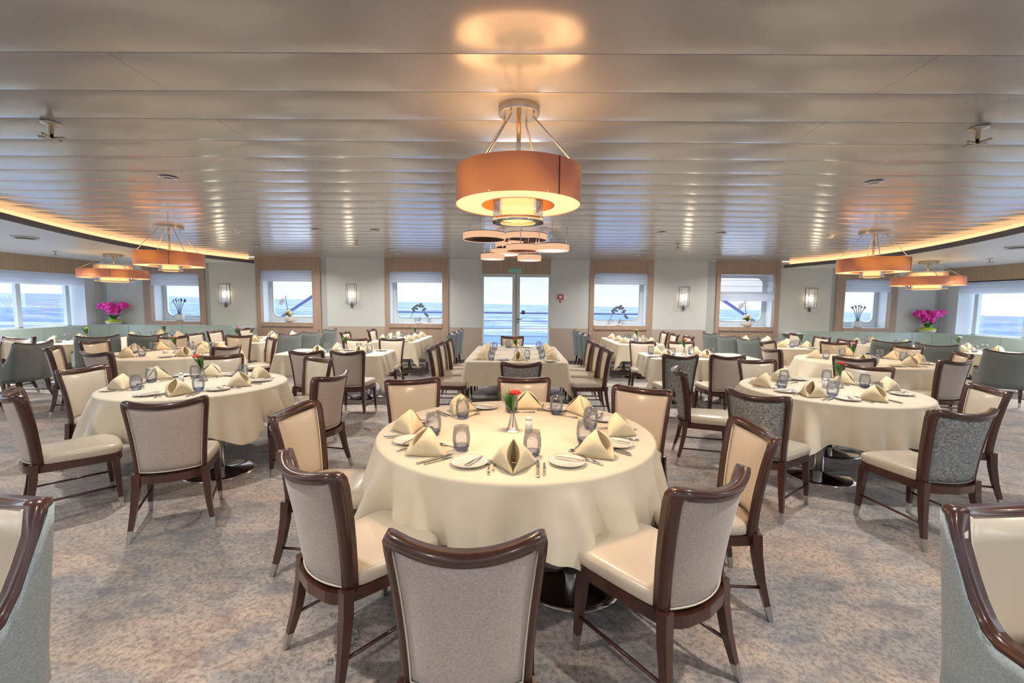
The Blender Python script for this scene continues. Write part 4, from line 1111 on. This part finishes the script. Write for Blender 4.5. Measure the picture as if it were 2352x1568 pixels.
arch_orchid('arching orchid in silhouette colour on the sill of the window left of the glass doors', (-2.62, 11.90, 1.04), 1)
arch_orchid('arching orchid in silhouette colour on the sill of the window right of the glass doors', (2.72, 11.90, 1.04), 1)
def pot_plant(lab, loc, seed):
    R = empty('potted_plant', loc); tag(R, lab, 'plant'); R.scale = (1.25, 1., 1.3)
    MB().lathe([(.07, 0), (.085, .02), (.09, .14), (.082, .14), (.075, .03)], 20).build('pot', 'lining', R)
    st = MB(); rnd = random.Random(seed)
    for k in range(5):
        a = -1 + .5 * k; pts = [Vector((.03 * a + .10 * a * (t / 6) ** 2, 0, .12 + .34 * t / 6 * (1 - .12 * abs(a)))) for t in range(7)]; st.tube(pts, .007, 5)
        for q in range(4):
            c = pts[-1] + Vector(((rnd.random() - .5) * .1, 0, (rnd.random() - .6) * .10)); st.leaf(pts[-1] - Vector((0, 0, .03)), c, .022, .01)
    st.build('leaves', 'silhouette', R)
pot_plant('dark slender plant in a white pot in the left corner window', (-9.10, 11.90, 1.04), 2)
pot_plant('dark slender plant in a white pot in the right corner window', (9.05, 11.90, 1.04), 6)

# ================================================================ LAMPS
def pendant(lab, x, y, R_, zb, zt, zc, ri, cr, cyl, czb, czt, power, canr=.12):
    o = empty('pendant_lamp', (x, y, zc)); tag(o, lab, 'lamp', None)
    B0, T0 = zb - zc, zt - zc
    MB().lathe([(cr, -.05), (cr, 0)], 32).build('canopy', 'brass', o, bevel=.003)
    m = MB().lathe([(.013, czt - zc), (.013, -.05)], 10); m.build('stem', 'brass', o)
    for k in range(4):
        a = pi / 4 + k * pi / 2 + .3
        MB().tube([(cr * .8 * cos(a), cr * .8 * sin(a), -.05), (cr * .8 * cos(a), cr * .8 * sin(a), -.075), ((R_ - .02) * cos(a), (R_ - .02) * sin(a), T0)], .0055, 6).build('rod', 'brass', o)
    m = MB(); m.lathe([(R_, B0), (R_, T0), (R_ - .004, T0), (R_ - .004, B0)], 72, cap0=False, cap1=False); sh = m.build('shade', 'copper', o)
    m = MB(); m.tube([(R_ * cos(-.95) * 1.002, R_ * sin(-.95) * 1.002, B0), (R_ * cos(-.95) * 1.002, R_ * sin(-.95) * 1.002, T0)], .004, 4); m.build('seam', 'wood', sh)
    m = MB(); m.lathe([(ri, B0), (ri, T0), (ri + .004, T0), (ri + .004, B0)], 48, cap0=False, cap1=False); m.build('inner_shade', 'copper', o)
    m = MB(); m.lathe([(ri + .004, B0 + .004), (R_ - .004, B0 + .004), (R_ - .004, B0 + .007), (ri + .004, B0 + .007)], 72, cap0=False, cap1=False); m.build('diffuser', 'glow', o)
    for i_ in (0,):
        m = MB(); m.lathe([(cyl * .72, czb - zc + .02), (cyl * .72, czt - zc - .02)], 32, cap0=True, cap1=True); m.build('inner_cylinder', 'glow2', o)
    m = MB(); m.lathe([(cyl, czb - zc), (cyl, czt - zc), (cyl - .003, czt - zc), (cyl - .003, czb - zc)], 40, cap0=False, cap1=False); m.build('glass_cylinder', 'clear', o)
    for zz in (czb - zc, czt - zc - .022): MB().lathe([(cyl + .002, zz), (cyl + .002, zz + .022), (cyl * .74, zz + .022), (cyl * .74, zz)], 40, cap0=False, cap1=False).build('metal_ring', 'chrome', o)
    area('pendant_uplight', (x, y, zt - .03), R_ * 2.0, power * .15, (1, .52, .22), (pi, 0, 0), spread=radians(170))
    area('pendant_downlight', (x, y, czb - .012), cyl * 1.6, power * .42, (1, .62, .36), spread=radians(170))
pendant('copper ring pendant hanging over the first centre round table', 0., 2.74, .375, 2.185, 2.385, ZC, .215, .122, .152, 2.085, 2.41, 52)
pendant('copper ring pendant over the middle left round table', -5.47, 7.02, .46, 2.13, 2.335, ZC, .27, .20, .155, 2.05, 2.37, 34)
pendant('copper ring pendant over the middle right round table', 5.50, 7.02, .46, 2.13, 2.335, ZC, .27, .20, .155, 2.05, 2.37, 34)
pendant('thin wide copper ring pendant over the left banquette tables', -8.88, 9.78, .615, 2.065, 2.245, ZS, .40, .17, .34, 1.98, 2.36, 22)
pendant('thin wide copper ring pendant over the right banquette tables', 8.86, 9.78, .615, 2.065, 2.245, ZS, .40, .17, .34, 1.98, 2.36, 22)
# cluster of small lit rings over the long centre table
RING = [(-.47, 6.37, .30, 2.49, 0), (.07, 6.95, .25, 2.40, 0), (.52, 6.75, .25, 2.385, 1), (-.12, 7.7, .26, 2.55, 0), (-.22, 7.6, .25, 2.41, 1), (-.42, 7.6, .20, 2.335, 1), (.20, 7.6, .20, 2.32, 1), (.10, 7.2, .37, 2.60, 0), (.50, 7.9, .25, 2.52, 0)]
RW = ['largest open ring lamp at the left of the ring cluster', 'open ring lamp in the middle of the ring cluster', 'ring lamp with white disc at the right of the cluster', 'open ring lamp behind the middle ring of the cluster',
      'ring lamp with white disc behind the lowest left ring', 'lowest left small ring lamp of the cluster', 'lowest right small ring lamp of the cluster', 'highest wide open ring lamp of the cluster', 'open ring lamp behind the white-disc ring of the cluster']
for (x, y, r, zb, cl_), lab in zip(RING, RW):
    o = empty('ring_lamp', (x, y, ZC)); tag(o, lab + ' over the long table', 'lamp', None); h = .085; b = zb - ZC
    MB().lathe([(r, b), (r, b + h), (r - .012, b + h), (r - .012, b)], 48, cap0=False, cap1=False).build('lit_band', 'ringglow', o)
    MB().lathe([(r - .013, b + .006), (r - .013, b + h + .008), (r + .001, b + h + .008), (r + .001, b + h + .001)], 48, cap0=False, cap1=False).build('inner_band', 'wood', o)
    if cl_: MB().lathe([(.001, b + .008), (r - .013, b + .008)], 40, cap0=False, cap1=False).build('diffuser', 'ringwhite', o)
    for k in range(3):
        a = .4 + k * 2.1
        MB().tube([((r - .01) * cos(a), (r - .01) * sin(a), b + h), ((r - .01) * cos(a), (r - .01) * sin(a), .0)], .0065, 6).build('rod', 'chrome', o)
point('ring_light', (0, 7.0, 2.25), 30, (1, .75, .55), .3)
# sconces
for (x, z, lab) in ((-7.75, 1.77, 'on the left wave wallpaper'), (-4.38, 1.79, 'on the white wall between the two left oak windows'), (4.38, 1.80, 'on the white wall between the two right oak windows'), (7.68, 1.80, 'on the right wave wallpaper')):
    o = empty('wall_sconce', (x, YW, z)); tag(o, 'glass box sconce with two bulbs ' + lab, 'lamp')
    m = MB()
    for a in (-.115, .107):
        for b in (-.13, -.012): m.box(a, a + .008, b, b + .008, -.25, .27)
    for zz in (-.25, .262): m.box(-.115, .115, -.13, -.122, zz, zz + .008); m.box(-.115, .115, -.012, -.004, zz, zz + .008); m.box(-.115, -.107, -.13, -.004, zz, zz + .008); m.box(.107, .115, -.13, -.004, zz, zz + .008)
    m.build('frame', 'grey', o)
    MB().box(-.11, .11, -.012, -.006, -.245, .265).build('backplate', 'lining', o)
    m = MB(); m.box(-.11, .11, -.127, -.125, -.245, .265); m.build('glass_panel', 'clear', o)
    for zz in (.06, -.055):
        mm = MB().ball((0, -.06, zz), .036, 12, 8, (1.3, .8, .75)); mm.build('bulb', 'bulb', o)
        MB().ball((0, -.094, zz), .020, 10, 6, (1.5, .35, .8)).build('bulb_cap', 'steel', o)
    MB().box(-.02, .02, -.05, -.004, -.345, -.20).build('arm', 'grey', o, bevel=.003)
    point('sconce_light', (x, YW - .17, z), 3.2, (1, .78, .55), .05)
# downlights
def can():
    R = empty('downlight'); m = MB().lathe([(.052, 0), (.075, -.004), (.078, -.012), (.05, -.014), (.048, -.002)], 28, cap0=False, cap1=False); m.build('bezel', 'chrome', R)
    MB().lathe([(.001, -.003), (.05, -.003)], 24, cap0=False, cap1=False).build('lens', 'black', R); return R
DW = ['in the third plank row', 'outward of the rectangular table', 'inward of the rectangular table', 'at the outer end of the rose window table', 'close to the rose window wall', 'above the door-side window table', 'close to the door-side window wall']
for i, (x, y) in enumerate(DOWN):
    o = inst('can', can, (x, y, ZC - .006), 0); tag(o, 'chrome downlight %s, %s half of ceiling' % (DW[i % 7], 'left' if x < 0 else 'right'), 'lamp', 'recessed downlights')
# sprinklers, detectors, speakers
def sprink():
    R = empty('sprinkler'); MB().lathe([(.035, 0), (.035, -.008), (.012, -.012), (.010, -.05)], 16).build('body', 'brass', R)
    m = MB()
    for k in range(4): a = k * pi / 2 + .2; m.box(-.004, .004, -.004, .004, -.07, -.05); m.tube([(0, 0, -.066), (.05 * cos(a), .05 * sin(a), -.064)], .006, 5)
    m.build('deflector', 'brass', R); return R
for (x, y, z, lab) in ((-3.08, 3.0, ZC, 'near the top left of the plank ceiling'), (2.96, 3.0, ZC, 'near the top right of the plank ceiling'), (-3.05, 8.5, ZC, 'before the left white wall panel'), (3.05, 8.6, ZC, 'before the right white wall panel'),
                       (-.62, 10.6, ZC, 'before the exit sign'), (-9.6, 9.24, ZS, 'on the left white side ceiling'), (9.5, 9.14, ZS, 'on the right white side ceiling')):
    o = inst('spr', sprink, (x, y, z - .003), 0, 1.5 if y < 4 else 1.2); tag(o, 'brass fire sprinkler head ' + lab, 'sprinkler', None)
def smoke():
    R = empty('smoke_detector'); MB().lathe([(.06, 0), (.06, -.015), (.045, -.02), (.045, -.05), (.02, -.06), (.001, -.06)], 20).build('body', 'whiteplastic', R); return R
for (x, y, lab) in ((-4.54, 7.26, 'left'), (5.05, 7.35, 'right')):
    o = inst('smk', smoke, (x, y, ZC - .003), 0); tag(o, 'white round smoke detector on the %s plank ceiling' % lab, 'detector')
def spk():
    R = empty('ceiling_speaker'); MB().lathe([(.16, 0), (.165, -.015), (.12, -.02)], 28, cap1=False).build('rim', 'lining', R)
    MB().lathe([(.001, -.022), (.12, -.020)], 28, cap0=False, cap1=False).build('dark_grille', 'black', R)
    MB().lathe([(.001, -.045), (.13, -.042), (.135, -.036), (.001, -.034)], 28, cap0=False, cap1=False).build('cover', 'lining', R); return R
for (x, y, lab) in ((-7.96, 7.2, 'left'), (8.09, 7.37, 'right')):
    o = inst('spk', spk, (x, y, ZS - .001), 0); tag(o, 'round ceiling air outlet with dark rim on the %s white side ceiling' % lab, 'vent')

# chair tether chains lying on the carpet
def chain():
    m = MB(); rnd = random.Random(3)
    for k in range(16):
        t = k / 15; c = Vector((.10 * sin(3 * t), .16 * t - .08, .006 + (.10 * max(0, t - .5) if t > .5 else 0)))
        a = k % 2 * pi / 2 + .4
        m.tube([c + Vector((.008 * cos(b) * cos(a), .011 * sin(b), .005 * cos(b) * sin(a) + .002)) for b in [2 * pi * i / 8 for i in range(8)]], .0022, 4, closed=True)
    return m.build('tether_chain', 'chrome')
for (x, y, lab) in ((-2.42, 3.06, 'behind the front chair of the near left round table'), (-.86, 1.93, 'under the chair by the first centre round table'), (2.78, 3.05, 'below the tweed chair of the near right round table'),
                    (1.86, 4.05, 'beside the tweed side chair right of centre'), (-1.9, 5.35, 'before the left rectangular table')):
    o = inst('chain', chain, (x, y, .001), random.random() * 3, 1.3); tag(o, 'thin steel chain on the carpet ' + lab, 'chain', None)
